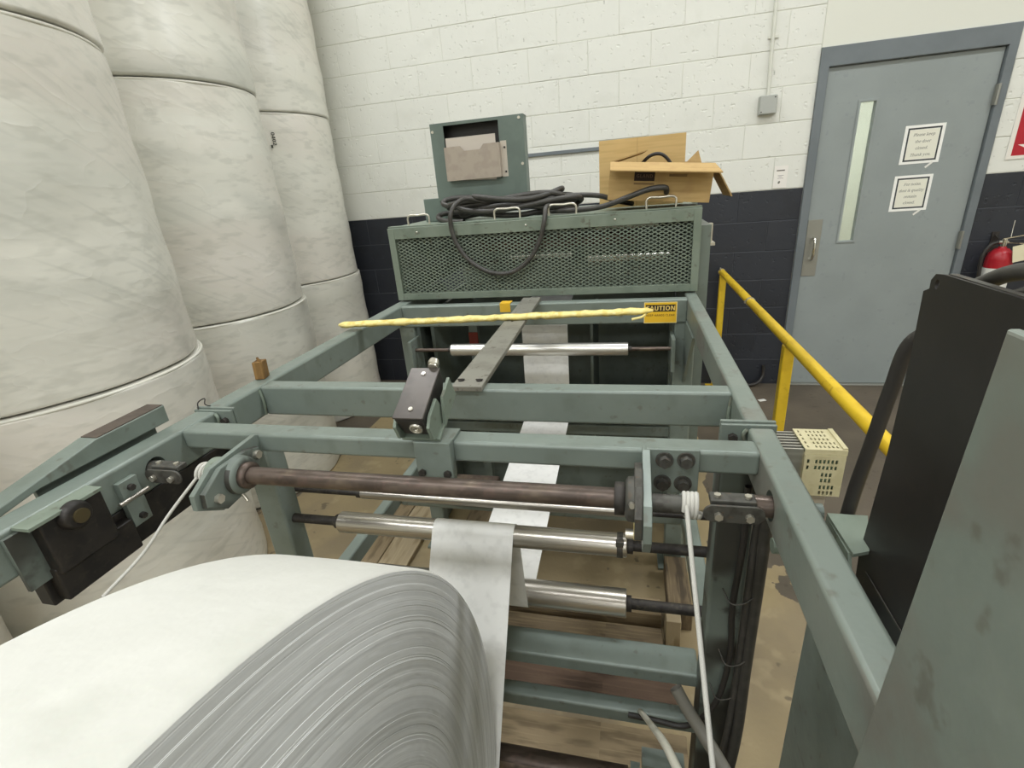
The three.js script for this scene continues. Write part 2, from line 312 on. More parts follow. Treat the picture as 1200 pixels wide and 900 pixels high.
{ // door
  const d = new THREE.Group(); d.name = 'door_1'; d.userData = { kind: 'structure', label: 'grey steel door with a narrow tall window, two paper notices and a pull handle' }; scene.add(d);
  part('frame', slabZ([[0, 0], [0.053, 0], [0.053, 2.108], [0.969, 2.108], [0.969, 0], [DW, 0], [DW, DH], [0, DH]], -0.09, 0.018, 0.004), M.frameGrey, d, { label: 'dark grey steel door frame' });
  part('leaf', slabZ(rect(0.056, 0.966, 0.012, 2.104), -0.052, -0.006, 0.002, [rect(0.262, 0.352, 1.057, 1.898)]), M.doorGrey, d);
  const gl = part('window_pane', box(0.262, 0.352, 1.057, 1.898, -0.032, -0.028), M.glass, d, { label: 'narrow wired glass pane' });
  part('window_bead', slabZ(rect(0.25, 0.364, 1.045, 1.91), -0.012, 0.0, 0.002, [rect(0.264, 0.35, 1.059, 1.896)]), M.doorGrey, d);
  const pp = part('pull_plate', box(0.060, 0.150, 0.828, 1.209, -0.006, -0.002, 0.001), M.plate, d, { label: 'satin steel pull plate' });
  part('handle', tube([V(0.105, 1.09, -0.003), V(0.105, 1.088, 0.03), V(0.105, 1.06, 0.043), V(0.104, 0.97, 0.043), V(0.103, 0.945, 0.03), V(0.103, 0.943, -0.003)], 0.009, 40), M.chrome, pp, { label: 'chrome pull handle' });
  for (const y of [1.86, 1.03, 0.26]) part('hinge', [cyl(V(0.968, y - 0.056, 0.022), V(0.968, y + 0.056, 0.022), 0.008, 12), box(0.958, 0.978, y - 0.055, y + 0.055, 0.0, 0.02)], M.plate, d);
  part('threshold', box(0.0, DW, 0, 0.011, -0.12, 0.03, 0.003), M.plate, d);
}
const notice = (name, x0, x1, y0, y1, label, lines, tilt) => {
  const mat = printed(512, 512, (c, w, h) => {
    c.fillStyle = '#f3f2ec'; c.fillRect(0, 0, w, h); c.strokeStyle = '#3c4040'; c.lineWidth = 22; c.strokeRect(52, 46, w - 104, h - 92);
    c.fillStyle = '#e6e4d4'; c.fillRect(66, 60, w - 132, h - 120);
    c.fillStyle = '#4d4d47'; c.font = 'italic 50px serif'; c.textAlign = 'center'; lines.forEach((t, i) => c.fillText(t, w / 2, 145 + i * 88));
  });
  const t = thing(name, label, 'notice');
  part('sheet', box(x0, x1, y0, y1, -0.0058, -0.0048), M.white, t);
  part('print', placard(x0, x1, y0, y1, -0.0044), mat, t, { uv: false });
  part('tape', new THREE.PlaneGeometry(0.045, 0.012).rotateZ(0.7).translate(x1 - 0.05, y0 - 0.012, -0.0042), M.white, t);
  settle(t);
};
notice('door_notice', 0.538, 0.754, 1.514, 1.736, 'upper square paper notice asking to keep the door closed', ['Please keep', 'the door', 'closed.', 'Thank you.']);
notice('door_notice', 0.532, 0.744, 1.23, 1.447, 'lower square paper notice on the grey door below the keep closed one', ['For noise,', 'dust & quality', 'remain', 'closed.']);
{ // conduit, junction box, sticker, safety sign, extinguisher
  single('conduit', [cyl(V(-0.28, 1.985, 0.014), V(-0.294, 3.04, 0.014), 0.0105, 16), box(-0.31, -0.25, 2.3, 2.315, 0.001, 0.01), box(-0.316, -0.26, 2.85, 2.865, 0.001, 0.01)], M.conduitPaint, 'thin white painted conduit running up the block wall from the grey box', 'conduit');
  const j = thing('junction_box', 'small grey metal junction box on the white wall beside the door', 'junction box');
  part('body', box(-0.332, -0.226, 1.88, 1.99, 0.001, 0.042, 0.008), M.jbox, j);
  part('cover', box(-0.328, -0.23, 1.884, 1.986, 0.042, 0.047, 0.003), M.jbox, j);
  for (const [x, y] of [[-0.242, 1.975], [-0.318, 1.896]]) part('screw', cyl(V(x, y, 0.046), V(x, y, 0.049), 0.004, 10), M.grime, j);
  settle(j);
  const st = printed(128, 256, (c, w, h) => { c.fillStyle = '#ece8e0'; c.fillRect(0, 0, w, h); c.fillStyle = '#77736a'; c.fillRect(22, 46, 76, 15); c.fillStyle = '#b5aead'; c.fillRect(36, 108, 56, 8); c.fillRect(46, 122, 30, 7); c.fillRect(36, 140, 56, 7); c.fillStyle = '#77776d'; c.beginPath(); c.ellipse(54, 190, 10, 17, 0.3, 0, 7); c.fill(); });
  single('wall_sticker', placard(-0.19, -0.107, 1.43, 1.568, 0.0025), st, 'small pale printed label on the white wall just left of the door frame', 'label', null, { uv: false });
  const fs = thing('fire_sign', 'red and white fire extinguisher sign with an arrow on the wall', 'sign');
  part('backing', box(1.101, 1.42, 1.495, 1.85, 0.0012, 0.004), M.white, fs);
  part('print', placard(1.105, 1.416, 1.5, 1.845, 0.0046), printed(320, 512, (c, w, h) => {
    c.fillStyle = '#e9e3d8'; c.fillRect(0, 0, w, h); c.fillStyle = '#b3242f'; c.fillRect(22, 18, w - 44, h - 40); c.fillStyle = '#efe9de';
    c.beginPath(); c.moveTo(44, 400); c.lineTo(84, 400); c.lineTo(84, 60); c.lineTo(w - 84, 60); c.lineTo(w - 84, 400); c.lineTo(w - 44, 400); c.lineTo(w / 2, 482); c.closePath(); c.fill();
    c.fillStyle = '#9b2028'; c.font = 'bold 62px sans-serif'; c.textAlign = 'center'; c.fillText('FIRE', w / 2, 190);
  }), fs, { uv: false });
  settle(fs);
  const e = thing('fire_extinguisher', 'red fire extinguisher with a cream tag hanging beside the door', 'fire extinguisher');
  const ex = 1.16, ez = 0.1;
  part('cylinder', new THREE.LatheGeometry([[0, 0.5], [0.06, 0.5], [0.068, 0.51], [0.068, 0.86], [0.06, 0.9], [0.035, 0.925], [0.02, 0.93], [0.02, 0.94]].map(([r, y]) => new THREE.Vector2(r, y)), 32).translate(ex, 0, ez), M.red, e);
  part('label_band', new THREE.CylinderGeometry(0.0686, 0.0686, 0.14, 32, 1, true).translate(ex, 0.74, ez), M.white, e);
  part('valve', [cyl(V(ex, 0.935, ez), V(ex, 0.985, ez), 0.017, 16), cyl(V(ex - 0.03, 0.965, ez), V(ex + 0.02, 0.965, ez), 0.012, 12)], M.chrome, e);
  part('lever', [bar(V(ex - 0.01, 0.985, ez), V(ex + 0.12, 1.012, ez + 0.02), 0.016, 0.006), bar(V(ex - 0.01, 0.965, ez), V(ex + 0.11, 0.952, ez + 0.02), 0.016, 0.006)], M.chrome, e);
  part('hose', tube([V(ex - 0.03, 0.965, ez), V(ex - 0.07, 0.955, ez + 0.01), V(ex - 0.1, 0.89, ez + 0.01), V(ex - 0.095, 0.78, ez + 0.01), V(ex - 0.08, 0.66, ez + 0.01)], 0.011), M.rubber, e);
  part('tag', new THREE.BoxGeometry(0.075, 0.1, 0.001).rotateZ(0.22).translate(ex + 0.055, 0.905, ez + 0.075), std({ color: 0xe4dcbb, roughness: 0.8 }), e);
  part('bracket', [box(ex - 0.02, ex + 0.02, 0.78, 1.02, 0.002, 0.008), bar(V(ex, 1.0, 0.005), V(ex, 0.965, ez - 0.02), 0.01, 0.004)], M.grime, e);
  part('wire_tie', tube([V(ex + 0.03, 0.99, ez), V(ex + 0.04, 1.04, ez - 0.02), V(ex + 0.045, 1.09, ez - 0.03)], 0.002, 16, 6), M.zinc, e);
  settle(e); e.position.y += 0.05;
  single('wall_raceway', box(-1.9, -1.2, 1.768, 1.792, 0.001, 0.016, 0.003), M.frameGrey, 'thin grey metal raceway running along the white wall behind the panel', 'raceway');
  single('floor_conduit_stub', tube([V(-0.12, 0.16, 0.02), V(-0.12, 0.08, 0.03), V(-0.16, 0.03, 0.06), V(-0.27, 0.018, 0.09), V(-0.36, 0.016, 0.1)], 0.012, 30), M.rubber, 'short black conduit bending from the floor at the foot of the dark wall', 'conduit');
}
// unseen lamps; the far rows are added to brighten upright faces
LAMP.at.forEach(([x, z], i) => {
  const l = thing('unseen_ceiling_light', 'unseen white LED panel light of a ceiling grid mostly added for fill', 'light', 'unseen ceiling lights, far rows added as fill');
  part('housing', box(x - LAMP.w / 2 - 0.03, x + LAMP.w / 2 + 0.03, LAMP.y, LAMP.y + 0.06, z - LAMP.d / 2 - 0.03, z + LAMP.d / 2 + 0.03, 0.01), M.white, l);
  part('diffuser', box(x - LAMP.w / 2, x + LAMP.w / 2, LAMP.y - 0.012, LAMP.y, z - LAMP.d / 2, z + LAMP.d / 2), std({ color: 0xffffff, emissive: LAMP.color, emissiveIntensity: 2 }), l);
  for (const s of [-1, 1]) part('hanger', cyl(V(x + s * 0.5, LAMP.y + 0.06, z), V(x + s * 0.5, RH, z), 0.004, 6), M.zinc, l);
  settle(l);
  const r = new THREE.RectAreaLight(LAMP.color, LAMP.nits, LAMP.w, LAMP.d); r.position.set(x, LAMP.y - 0.016, z); r.lookAt(x, 0, z); scene.add(r);
});

// ================================================================ STORED PAPER ROLLS
{
  const TH = 1.062;
  function wrapped(cx, cz, tier, r, label, k, dx = 0, dz = 0) {
    const t = thing('paper_roll', label, 'paper roll', 'film wrapped parent rolls stacked on end');
    const y0 = tier * TH + 0.001, y1 = y0 + TH - 0.005, e = 0.014, prof = [];
    prof.push([0.05, y0], [r - e, y0], [r - e * 0.3, y0 + e * 0.3], [r, y0 + e]);
    for (let q = 1; q < 12; q++) prof.push([r + 0.0035 * Math.sin(q * 1.7 + k), y0 + e + (y1 - y0 - 2 * e) * q / 12]);
    prof.push([r, y1 - e], [r - e * 0.3, y1 - e * 0.3], [r - e, y1], [0.05, y1]);
    const g = new THREE.LatheGeometry(prof.map(([a, b]) => new THREE.Vector2(a, b)), 96);
    const p = g.attributes.position, uv = g.attributes.uv; for (let i = 0; i < p.count; i++) {
      const a = Math.atan2(p.getZ(i), p.getX(i)), lump = 0.003 * Math.sin(5 * a + k * 2.1) * Math.sin((p.getY(i) - y0) * 3 + k) + 0.0025 * Math.sin(11 * a + k); const s = 1 + (Math.hypot(p.getX(i), p.getZ(i)) > 0.3 ? lump / r : 0);
      p.setX(i, p.getX(i) * s); p.setZ(i, p.getZ(i) * s); uv.setXY(i, uv.getX(i) * 3.2 + k * 0.37, p.getY(i) + k * 0.21);
    }
    g.computeVertexNormals(); g.rotateY(0.4 * k + Math.PI * 0.9); g.translate(cx + dx, 0, cz + dz);
    part('wrapped_body', g, M.film[k % 2], t, { uv: false });
    part('film_rim', [new THREE.TorusGeometry(r - 0.006, 0.006, 8, 96).rotateX(Math.PI / 2).translate(cx + dx, y1 - 0.005, cz + dz)], M.filmRim, t);
    part('core', new THREE.LatheGeometry([[0.038, y0], [0.05, y0], [0.05, y1], [0.038, y1], [0.038, y0]].map(([a, b]) => new THREE.Vector2(a, b)), 32).translate(cx + dx, 0, cz + dz), M.card, t);
    return settle(t);
  }
  const cols = [['beside the block wall', -3.68, 0.526], ['in the middle stack', -3.475, 1.557], ['in the nearer stack', -3.265, 2.59]];
  const names = [['bottom', 0.517], ['middle', 0.507], ['top', 0.51]];
  let k = 0;
  cols.forEach(([w, x, z], i) => names.forEach(([tn, r], j) => {
    const mark = i === 0 && j === 1 ? ', with a small black stamp' : '';
    wrapped(x, z, j, r, `${tn} film wrapped white paper roll ${w}${mark}`, ++k, j === 1 ? -0.004 : 0, 0);
  }));
  wrapped(-3.17, 3.625, 0, 0.51, 'bottom film wrapped white paper roll beyond the machine bearing block', ++k);
  wrapped(-3.17, 3.625, 1, 0.505, 'upper film wrapped white paper roll beyond the machine bearing block', ++k);
  // black stamp on the film
  const inkCanvas = document.createElement('canvas'); inkCanvas.width = 64; inkCanvas.height = 128; { const c = inkCanvas.getContext('2d'); c.fillStyle = '#000'; c.fillRect(0, 0, 64, 128); c.fillStyle = '#fff'; c.translate(30, 62); c.rotate(Math.PI / 2); c.font = 'bold 40px sans-serif'; c.textAlign = 'center'; c.fillText('0402', -6, 6); c.fillRect(34, 12, 20, 16); }
  const st = std({ color: 0x45453e, roughness: 0.8, alphaMap: new THREE.CanvasTexture(inkCanvas), transparent: true });
  const R = 0.5165, th = Math.atan2(0.385, 0.35);
  const g = new THREE.CylinderGeometry(R, R, 0.11, 12, 1, true, th - 0.045, 0.09).translate(-3.684, 1.965, 0.526);
  single('roll_stamp', g, st, 'small black stamped number on the film of a roll by the wall', 'stamp', null, { uv: false });
}

// ================================================================ UNWIND STAND
const H = 1.174, BH = 0.076, RI = -0.933, RO = -0.893, LI = -2.002, LO = -2.055, Y0 = H - BH, T = 0.007;
const stand = thing('unwind_stand', 'grey-green steel unwind stand with rollers, cross beams and a rusty brake shaft', 'machine');
part('side_beam', box(RI, RO, Y0, H, 1.62, 3.078, T), M.greenWorn, stand, { label: 'worn right rear beam' });
const SY = 1.133, SZ = 3.257;
const csg = new Evaluator(); csg.useGroups = false; csg.attributes = ['position', 'normal', 'uv'];
const bored = (g, x, s) => { const a = new Brush(g), b = new Brush(cyl(V(x - s * 0.01, SY, SZ - 0.004), V(x + s * 0.034, SY, SZ - 0.004), 0.022, 36)); a.updateMatrixWorld(); b.updateMatrixWorld(); return csg.evaluate(a, b, SUBTRACTION).geometry; };
part('side_beam', bored(box(RI, RO, Y0, H, 3.09, 4.75, T), RI, 1), M.greenWorn, stand, { label: 'worn right front beam with a round shaft hole' });
part('side_beam', box(LO, LI, Y0, H, 1.62, 3.072, T), M.green, stand);
part('side_beam', bored(box(LO, LI, Y0, H, 3.086, 4.75, T), LI, -1), M.green, stand, { label: 'left front beam with a round shaft hole' });
for (const [a, b, s] of [[-0.974, -0.887, 1], [-2.06, -1.964, -1]]) {
  part('flange_plate', box(a, b, Y0 - 0.012, H + 0.005, 3.072, 3.079, 0.0015), M.green, stand);
  part('flange_plate', box(a, b, Y0 - 0.012, H + 0.002, 3.081, 3.088, 0.0015), M.green, stand);
  const bx = s > 0 ? -0.955 : -1.982;
  part('bolt', hexZ(bx, Y0 + 0.055, 3.088, 3.097, 0.008), M.grime, stand);
  part('weld_bead', tube([V(s > 0 ? RI : LI, H - 0.004, 3.092), V(s > 0 ? RI - 0.006 : LI + 0.006, H - 0.012, 3.093), V(s > 0 ? RI - 0.002 : LI + 0.002, H - 0.03, 3.092)], 0.004, 12, 6), M.sage, stand);
}
part('cross_beam', box(LI - 0.002, RI + 0.002, Y0, H, 2.904, 2.948, T), M.green, stand, { label: 'deep cross beam' });
part('cross_beam', box(LI - 0.002, RI + 0.002, H - 0.04, H, 3.135, 3.18, T), M.green, stand, { label: 'shallow cross beam carrying the brake shaft' });
part('cross_beam', box(LI - 0.002, RI + 0.002, Y0 - 0.008, H, 2.09, 2.13, T), M.green, stand, { label: 'far cross beam with the caution label' });
for (const [x, q] of [[LI, 0.004], [RI, -0.004]]) part('weld_bead', tube([V(x, H - 0.006, 2.951), V(x + q, H - 0.04, 2.952), V(x, Y0 + 0.004, 2.951)], 0.004, 16, 6), M.sage, stand);
// posts
part('post', box(-0.972, -0.908, 0.012, Y0, 3.04, 3.1, T), M.greenDark, stand, { label: 'dark greasy right post' });
part('post', box(-1.998, -1.934, 0.012, Y0, 3.0, 3.06, T), M.green, stand);
part('post', box(-0.972, -0.9, 0.012, Y0, 2.06, 2.12, T), M.green, stand);
part('post', box(-2.03, -1.965, 0.012, Y0, 2.06, 2.12, T), M.green, stand);
part('red_mark', box(-1.999, -1.965, 0.70, 0.76, 3.0605, 3.0612), std({ color: 0x8c3a34, roughness: 0.7 }), stand, { label: 'red paint mark on the left post' });
for (const [x, z] of [[-0.94, 3.07], [-1.966, 3.03], [-0.936, 2.09], [-1.998, 2.09]]) part('foot_plate', box(x - 0.06, x + 0.06, 0, 0.012, z - 0.06, z + 0.06, 0.002), M.green, stand);
// gusset plates of the far posts
part('gusset', slabX([[2.12, Y0], [2.34, Y0], [2.12, 0.86]], -0.936, -0.926), M.green, stand);
part('bearing_plate', box(-0.985, -0.972, 0.93, 1.05, 2.10, 2.2, 0.002), M.green, stand);
part('bearing_plate', box(-1.965, -1.952, 0.93, 1.05, 2.10, 2.2, 0.002), M.green, stand);
// lower frame
const yb = at(720, 499, 'z', 1.94).y;
part('lower_rail', box(-2.045, -2.003, 0.44, 0.5, 2.05, 3.0, T), M.green, stand);
part('lower_rail', box(-0.945, -0.9, 0.44, 0.5, 2.12, 3.04, T), M.green, stand);
part('lower_cross_beam', box(-1.965, -0.966, 0.492, 0.53, 2.98, 3.057, T), M.green, stand);
part('lower_cross_beam', box(-1.965, -0.966, 0.40, 0.44, 3.062, 3.1, T), M.green, stand);
part('lower_cross_beam', box(-1.97, -0.9, yb - 0.05, yb, 1.9, 1.94, T), M.green, stand);
part('lower_cross_beam', box(-2.0, -0.94, 0.44, 0.49, 2.36, 2.41, T), M.green, stand);
// rollers
function roller(name, y, z, r, sr, x0, x1, s0, s1, mat, smat) {
  const tb = part(name, latheX([[sr, x0], [r - 0.002, x0], [r, x0 + 0.002], [r, x1 - 0.002], [r - 0.002, x1], [sr, x1]], y, z, 56), mat, stand);
  part('shaft', cyl(V(s0, y, z), V(s1, y, z), sr, 20), smat, tb);
  for (const q of [x0 - 0.012, x1]) part('collar', cyl(V(q, y, z), V(q + 0.012, y, z), sr * 1.5, 20), M.grime, tb);
  return tb;
}
const RA = { y: 0.856, z: 3.03, r: 0.0245 }, RB = { y: 0.603, z: 2.94, r: 0.034 };
const ra = roller('idler_roller', RA.y, RA.z, RA.r, 0.011, -1.804, -1.127, -1.95, -0.96, M.steel, M.grime);
part('hose_clamp', [latheX([[RA.r, -1.148], [RA.r + 0.002, -1.148], [RA.r + 0.002, -1.136], [RA.r, -1.136]], RA.y, RA.z, 40), box(-1.15, -1.134, RA.y + 0.012, RA.y + 0.026, RA.z + 0.012, RA.z + 0.024, 0.002)], M.castIron, ra);
roller('idler_roller', RB.y, RB.z, RB.r, 0.013, -1.804, -1.127, -1.99, -0.95, M.steel, M.grime);
roller('idler_roller', 1.006, 2.162, 0.0235, 0.007, -1.8, -1.13, -1.955, -0.975, M.alu, M.rust);
{ const q = at(424, 578, 'x', -1.8); roller('idler_roller', q.y, q.z, 0.0135, 0.008, -1.8, -1.127, -2.0, -0.94, M.steel, M.grime); }
roller('idler_roller', 0.69, 2.02, 0.03, 0.01, -1.8, -1.13, -2.0, -0.94, M.steel, M.grime);
part('lower_pipe', cyl(V(-1.9, 0.34, 3.19), V(-1.12, 0.34, 3.19), 0.031, 28), M.rust, stand, { label: 'brown steel pipe near the floor' });
part('pipe_bracket', [box(-1.115, -1.095, 0.30, 0.375, 3.165, 3.215), box(-1.09, -1.0, 0.33, 0.375, 3.13, 3.17)], M.green, stand);
// brake shaft and its two flange bearings
part('brake_shaft', cyl(V(-1.80, SY, SZ), V(-1.14, SY, SZ), 0.0155, 32), M.rust, stand, { label: 'rusty brown steel shaft' });
const lp = part('bearing_bracket', slabX([[3.178, 1.172], [3.186, 1.176], [3.30, 1.17], [3.345, 1.145], [3.347, 1.118], [3.30, 1.086], [3.178, 1.086]], -1.832, -1.822, 0.001), M.green, stand);
part('bracket_foot', box(-1.9, -1.832, H - 0.075, H - 0.0405, 3.175, 3.186, 0.001), M.green, lp);
for (const x of [-1.86, -1.89]) part('bolt', hexZ(x, H - 0.058, 3.186, 3.194, 0.008), M.grime, lp);
const lf = part('flange_bearing', [slabX([[3.196, 1.157], [3.225, 1.166], [3.29, 1.166], [3.335, 1.142], [3.338, 1.118], [3.30, 1.09], [3.25, 1.094], [3.2, 1.132]], -1.822, -1.811, 0.002), latheX([[0.036, -1.814], [0.034, -1.802], [0.027, -1.797], [0.015, -1.797]], SY, SZ, 40)], M.greenDark, stand);
part('locking_collar', latheX([[0.015, -1.8], [0.024, -1.798], [0.024, -1.786], [0.016, -1.785]], SY, SZ, 32), M.rust, lf);
for (const [z, y] of [[3.314, 1.121], [3.209, 1.147]]) part('bolt', hexX(-1.812, -1.803, y, z, 0.0085), M.zinc, lf);
part('grease_nipple', cyl(V(-1.805, SY - 0.033, SZ + 0.012), V(-1.795, SY - 0.045, SZ + 0.015), 0.003, 8), M.zinc, lf);
part('brake_drum', cyl(V(-1.862, SY, SZ), V(-1.832, SY, SZ), 0.03, 32), M.sage, stand);
const rb = part('bearing_bracket', slabX([[3.178, 1.18], [3.192, 1.18], [3.30, 1.152], [3.315, 1.13], [3.315, 1.10], [3.285, 1.06], [3.26, 1.056], [3.178, 1.10]], -1.106, -1.094, 0.001), M.green, stand);
part('bolt_plate', box(-1.1, -1.02, 1.102, 1.181, 3.1805, 3.19, 0.0015), M.green, rb);
for (const [x, y] of [[-1.072, 1.163], [-1.04, 1.164], [-1.074, 1.122], [-1.043, 1.122]]) part('bolt', [cyl(V(x, y, 3.19), V(x, y, 3.193), 0.0135, 24), hexZ(x, y, 3.193, 3.203, 0.0095)], M.castIron, rb);
const rf = part('flange_bearing', [slabX([[3.205, 1.165], [3.235, 1.172], [3.28, 1.17], [3.308, 1.135], [3.306, 1.098], [3.28, 1.088], [3.235, 1.095], [3.205, 1.13]], -1.118, -1.106, 0.002), latheX([[0.034, -1.116], [0.033, -1.127], [0.026, -1.131], [0.016, -1.131]], SY, SZ, 40)], M.castIron, stand);
part('locking_collar', latheX([[0.016, -1.131], [0.0245, -1.132], [0.0245, -1.146], [0.0155, -1.147]], SY, SZ, 36), M.grime, rf);
part('grease_nipple', cyl(V(-1.122, SY + 0.012, SZ + 0.03), V(-1.121, SY + 0.014, SZ + 0.038), 0.0042, 10), M.zinc, rf);
part('bolt', hexX(-1.13, -1.118, 1.1, 3.296, 0.0075), M.zinc, rf);
part('data_tag', box(-1.1185, -1.1178, 1.098, 1.122, 3.298, 3.304), M.foam, rf);
{ // threaded end, clamps and cable stubs at both beams
  const prof = []; for (let i = 0; i <= 22; i++) prof.push([i % 2 ? 0.0142 : 0.0132, -1.094 + i * 0.002]);
  part('threaded_end', latheX(prof, SY, SZ + 0.006, 28), M.castIron, stand);
  for (const [x0, x1, s] of [[-1.025, -0.945, 1], [-1.915, -1.995, -1]]) {
    const a = Math.min(x0, x1), b = Math.max(x0, x1), y = SY + 0.002, z = SZ + 0.008;
    const outline = []; for (let i = 0; i <= 24; i++) { const t = i / 24 * Math.PI * 2, c = Math.cos(t); outline.push([(a + b) / 2 + (c > 0 ? 1 : -1) * ((b - a) / 2 - 0.014) + 0.014 * c, y + 0.014 * Math.sin(t)]); }
    const cl = part('chain_clamp', [slabZ(outline, z + 0.014, z + 0.018, 0.001), box(a + 0.01, b - 0.01, y + 0.008, y + 0.017, z - 0.012, z + 0.01, 0.002)], M.castIron, stand);
    for (const q of [a + 0.02, b - 0.02]) { part('bolt', hexZ(q, y - 0.002, z + 0.018, z + 0.024, 0.006), M.zinc, cl); part('bolt', hexY(q, y + 0.017, y + 0.021, z, 0.005), M.zinc, cl); }
    const e = s > 0 ? RI : LI;
    part('pipe_stub', cyl(V(x1 + (s > 0 ? -0.015 : 0.015), SY + 0.002, SZ), V(e + s * 0.03, SY, SZ), 0.0155, 28), s > 0 ? M.rustBright : M.castIron, stand);
  }
}
{ // left front bearing block, adjuster and lower bracket
  const x = LI, bz = at(97, 604, 'x', LI + 0.05).z, by = at(97, 604, 'x', LI + 0.05).y;
  const pb = part('roll_bearing', [box(x, x + 0.03, 1.075, 1.168, bz - 0.05, bz + 0.045, 0.004), latheX([[0.023, x + 0.03], [0.022, x + 0.04], [0.017, x + 0.046], [0.0, x + 0.046]], by, bz, 36)], M.nearBlack, stand, { label: 'black bearing block' });
  part('shaft_end', cyl(V(x + 0.046, by, bz), V(x + 0.05, by, bz), 0.0115, 24), std({ color: 0x5a5038, roughness: 0.4, metalness: 0.6 }), pb);
  part('cap_plate', box(x, x + 0.035, 1.168, 1.174, bz - 0.05, bz + 0.06, 0.001), M.sage, stand);
  const ad = part('adjuster_plate', box(x, x + 0.012, 1.06, 1.15, 3.30, 3.335, 0.001), M.green, stand);
  for (const y of [1.135, 1.075]) part('bolt', hexX(x + 0.012, x + 0.02, y, 3.318, 0.006), M.grime, ad);
  part('adjuster_screw', cyl(V(x + 0.02, 1.118, 3.295), V(x + 0.02, 1.118, 3.35), 0.004, 12), M.steel, ad);
  part('shaded_lower_bracket', [box(x - 0.03, x, 1.02, Y0 + 0.001, 3.0, 3.48, 0.003), box(x - 0.002, x + 0.02, 1.025, 1.085, 3.34, 3.47, 0.003)], M.nearBlack, stand);  // near-black colour paints in the shade of the recess below the beam
  part('side_plate', box(x, x + 0.008, 1.07, 1.165, 3.445, 3.50, 0.001), M.greenDark, stand);
}
// sloped guide rail on the left beam
part('guide_rail', slabX([[3.15, 1.181], [3.15, 1.217], [3.295, 1.215], [3.50, 1.176], [3.65, 1.176], [3.65, 1.168], [3.46, 1.17], [3.40, 1.181]], -2.1, -2.058, 0.002), M.green, stand, { label: 'sloped guide rail with a worn brown top' });
part('wear_strip', slabX([[3.152, 1.2172], [3.152, 1.2186], [3.29, 1.2166], [3.29, 1.2152]], -2.098, -2.06), M.rust, stand);
part('rail_spacer', box(-2.098, -2.09, H - 0.05, 1.1805, 3.16, 3.39), M.green, stand);
part('rail_ledge', box(-2.098, -2.0555, H - 0.06, H - 0.03, 3.16, 3.64), M.green, stand);
part('rail_spacer', box(-2.09, -2.0555, H - 0.03, 1.168, 3.5, 3.64), M.green, stand);
// tall side plate at the right
part('side_plate', slabX([[3.575, Y0 - 0.3], [3.575, 1.1], [3.597, 1.489], [4.6, 1.489], [4.6, Y0 - 0.3]], -0.941, -0.9332, 0.002), M.greenWorn, stand, { label: 'tall grey-green side plate' });
part('rail_stub', [cyl(V(RO, 1.12, 3.24), V(-0.862, 1.12, 3.24), 0.011, 20)], M.green, stand);
settle(stand);

// ================================================================ REAR HOUSING UNDER THE MESH GUARD
const MX0 = -2.052, MX1 = -0.891, MY0 = 1.18, MY1 = 1.463, MZ0 = 1.55, MZ1 = 2.037;
{
  const h = thing('machine_housing', 'grey-green lower housing of the machine below the mesh guard', 'machine housing');
  part('side_sheet', box(-2.052, -2.04, 0, 1.09, 1.2, 2.04), M.green, h);
  part('side_sheet', box(-0.8905, -0.85, 0, 1.4, 1.2, 1.98), M.green, h);
  part('shade_back_sheet', box(-2.04, -0.895, 0, 1.46, 1.2, 1.21), M.green, h);  // unseen back, added so the housing interior stays dark
  part('upright', box(-1.86, -1.82, 0, 1.09, 1.72, 1.76), M.green, h);
  part('upright', box(-0.96, -0.9, 0, 1.09, 1.74, 1.8), M.green, h);
  part('red_block', box(-1.862, -1.818, 0.9, 0.96, 1.7605, 1.765), std({ color: 0x8c3a2c, roughness: 0.6 }), h);
  part('inner_plate', box(-1.99, -1.975, 0.3, 1.09, 1.3, 1.9), M.green, h);
  part('inner_plate', box(-1.30, -1.288, 0.3, 1.0, 1.3, 1.7), M.green, h);
  part('latch', [box(-0.85, -0.838, 1.33, 1.40, 1.9, 1.93), box(-0.85, -0.83, 1.325, 1.335, 1.88, 1.95)], M.zinc, h);
  part('lower_sheet', box(-2.04, -0.895, 0, 0.42, 1.6, 1.61), M.green, h);
  part('top_sheet', box(-2.04, -0.8905, 1.452, 1.46, 1.21, MZ0 - 0.002), M.green, h);  // added with the side sheets below to shut light out of the interior
  part('side_sheet', box(-2.052, -2.04, 1.18, 1.46, 1.2, MZ0 - 0.002), M.green, h);
  part('side_sheet', box(-0.8905, -0.85, 1.4, 1.46, 1.2, MZ0 - 0.002), M.green, h);
  settle(h);
}
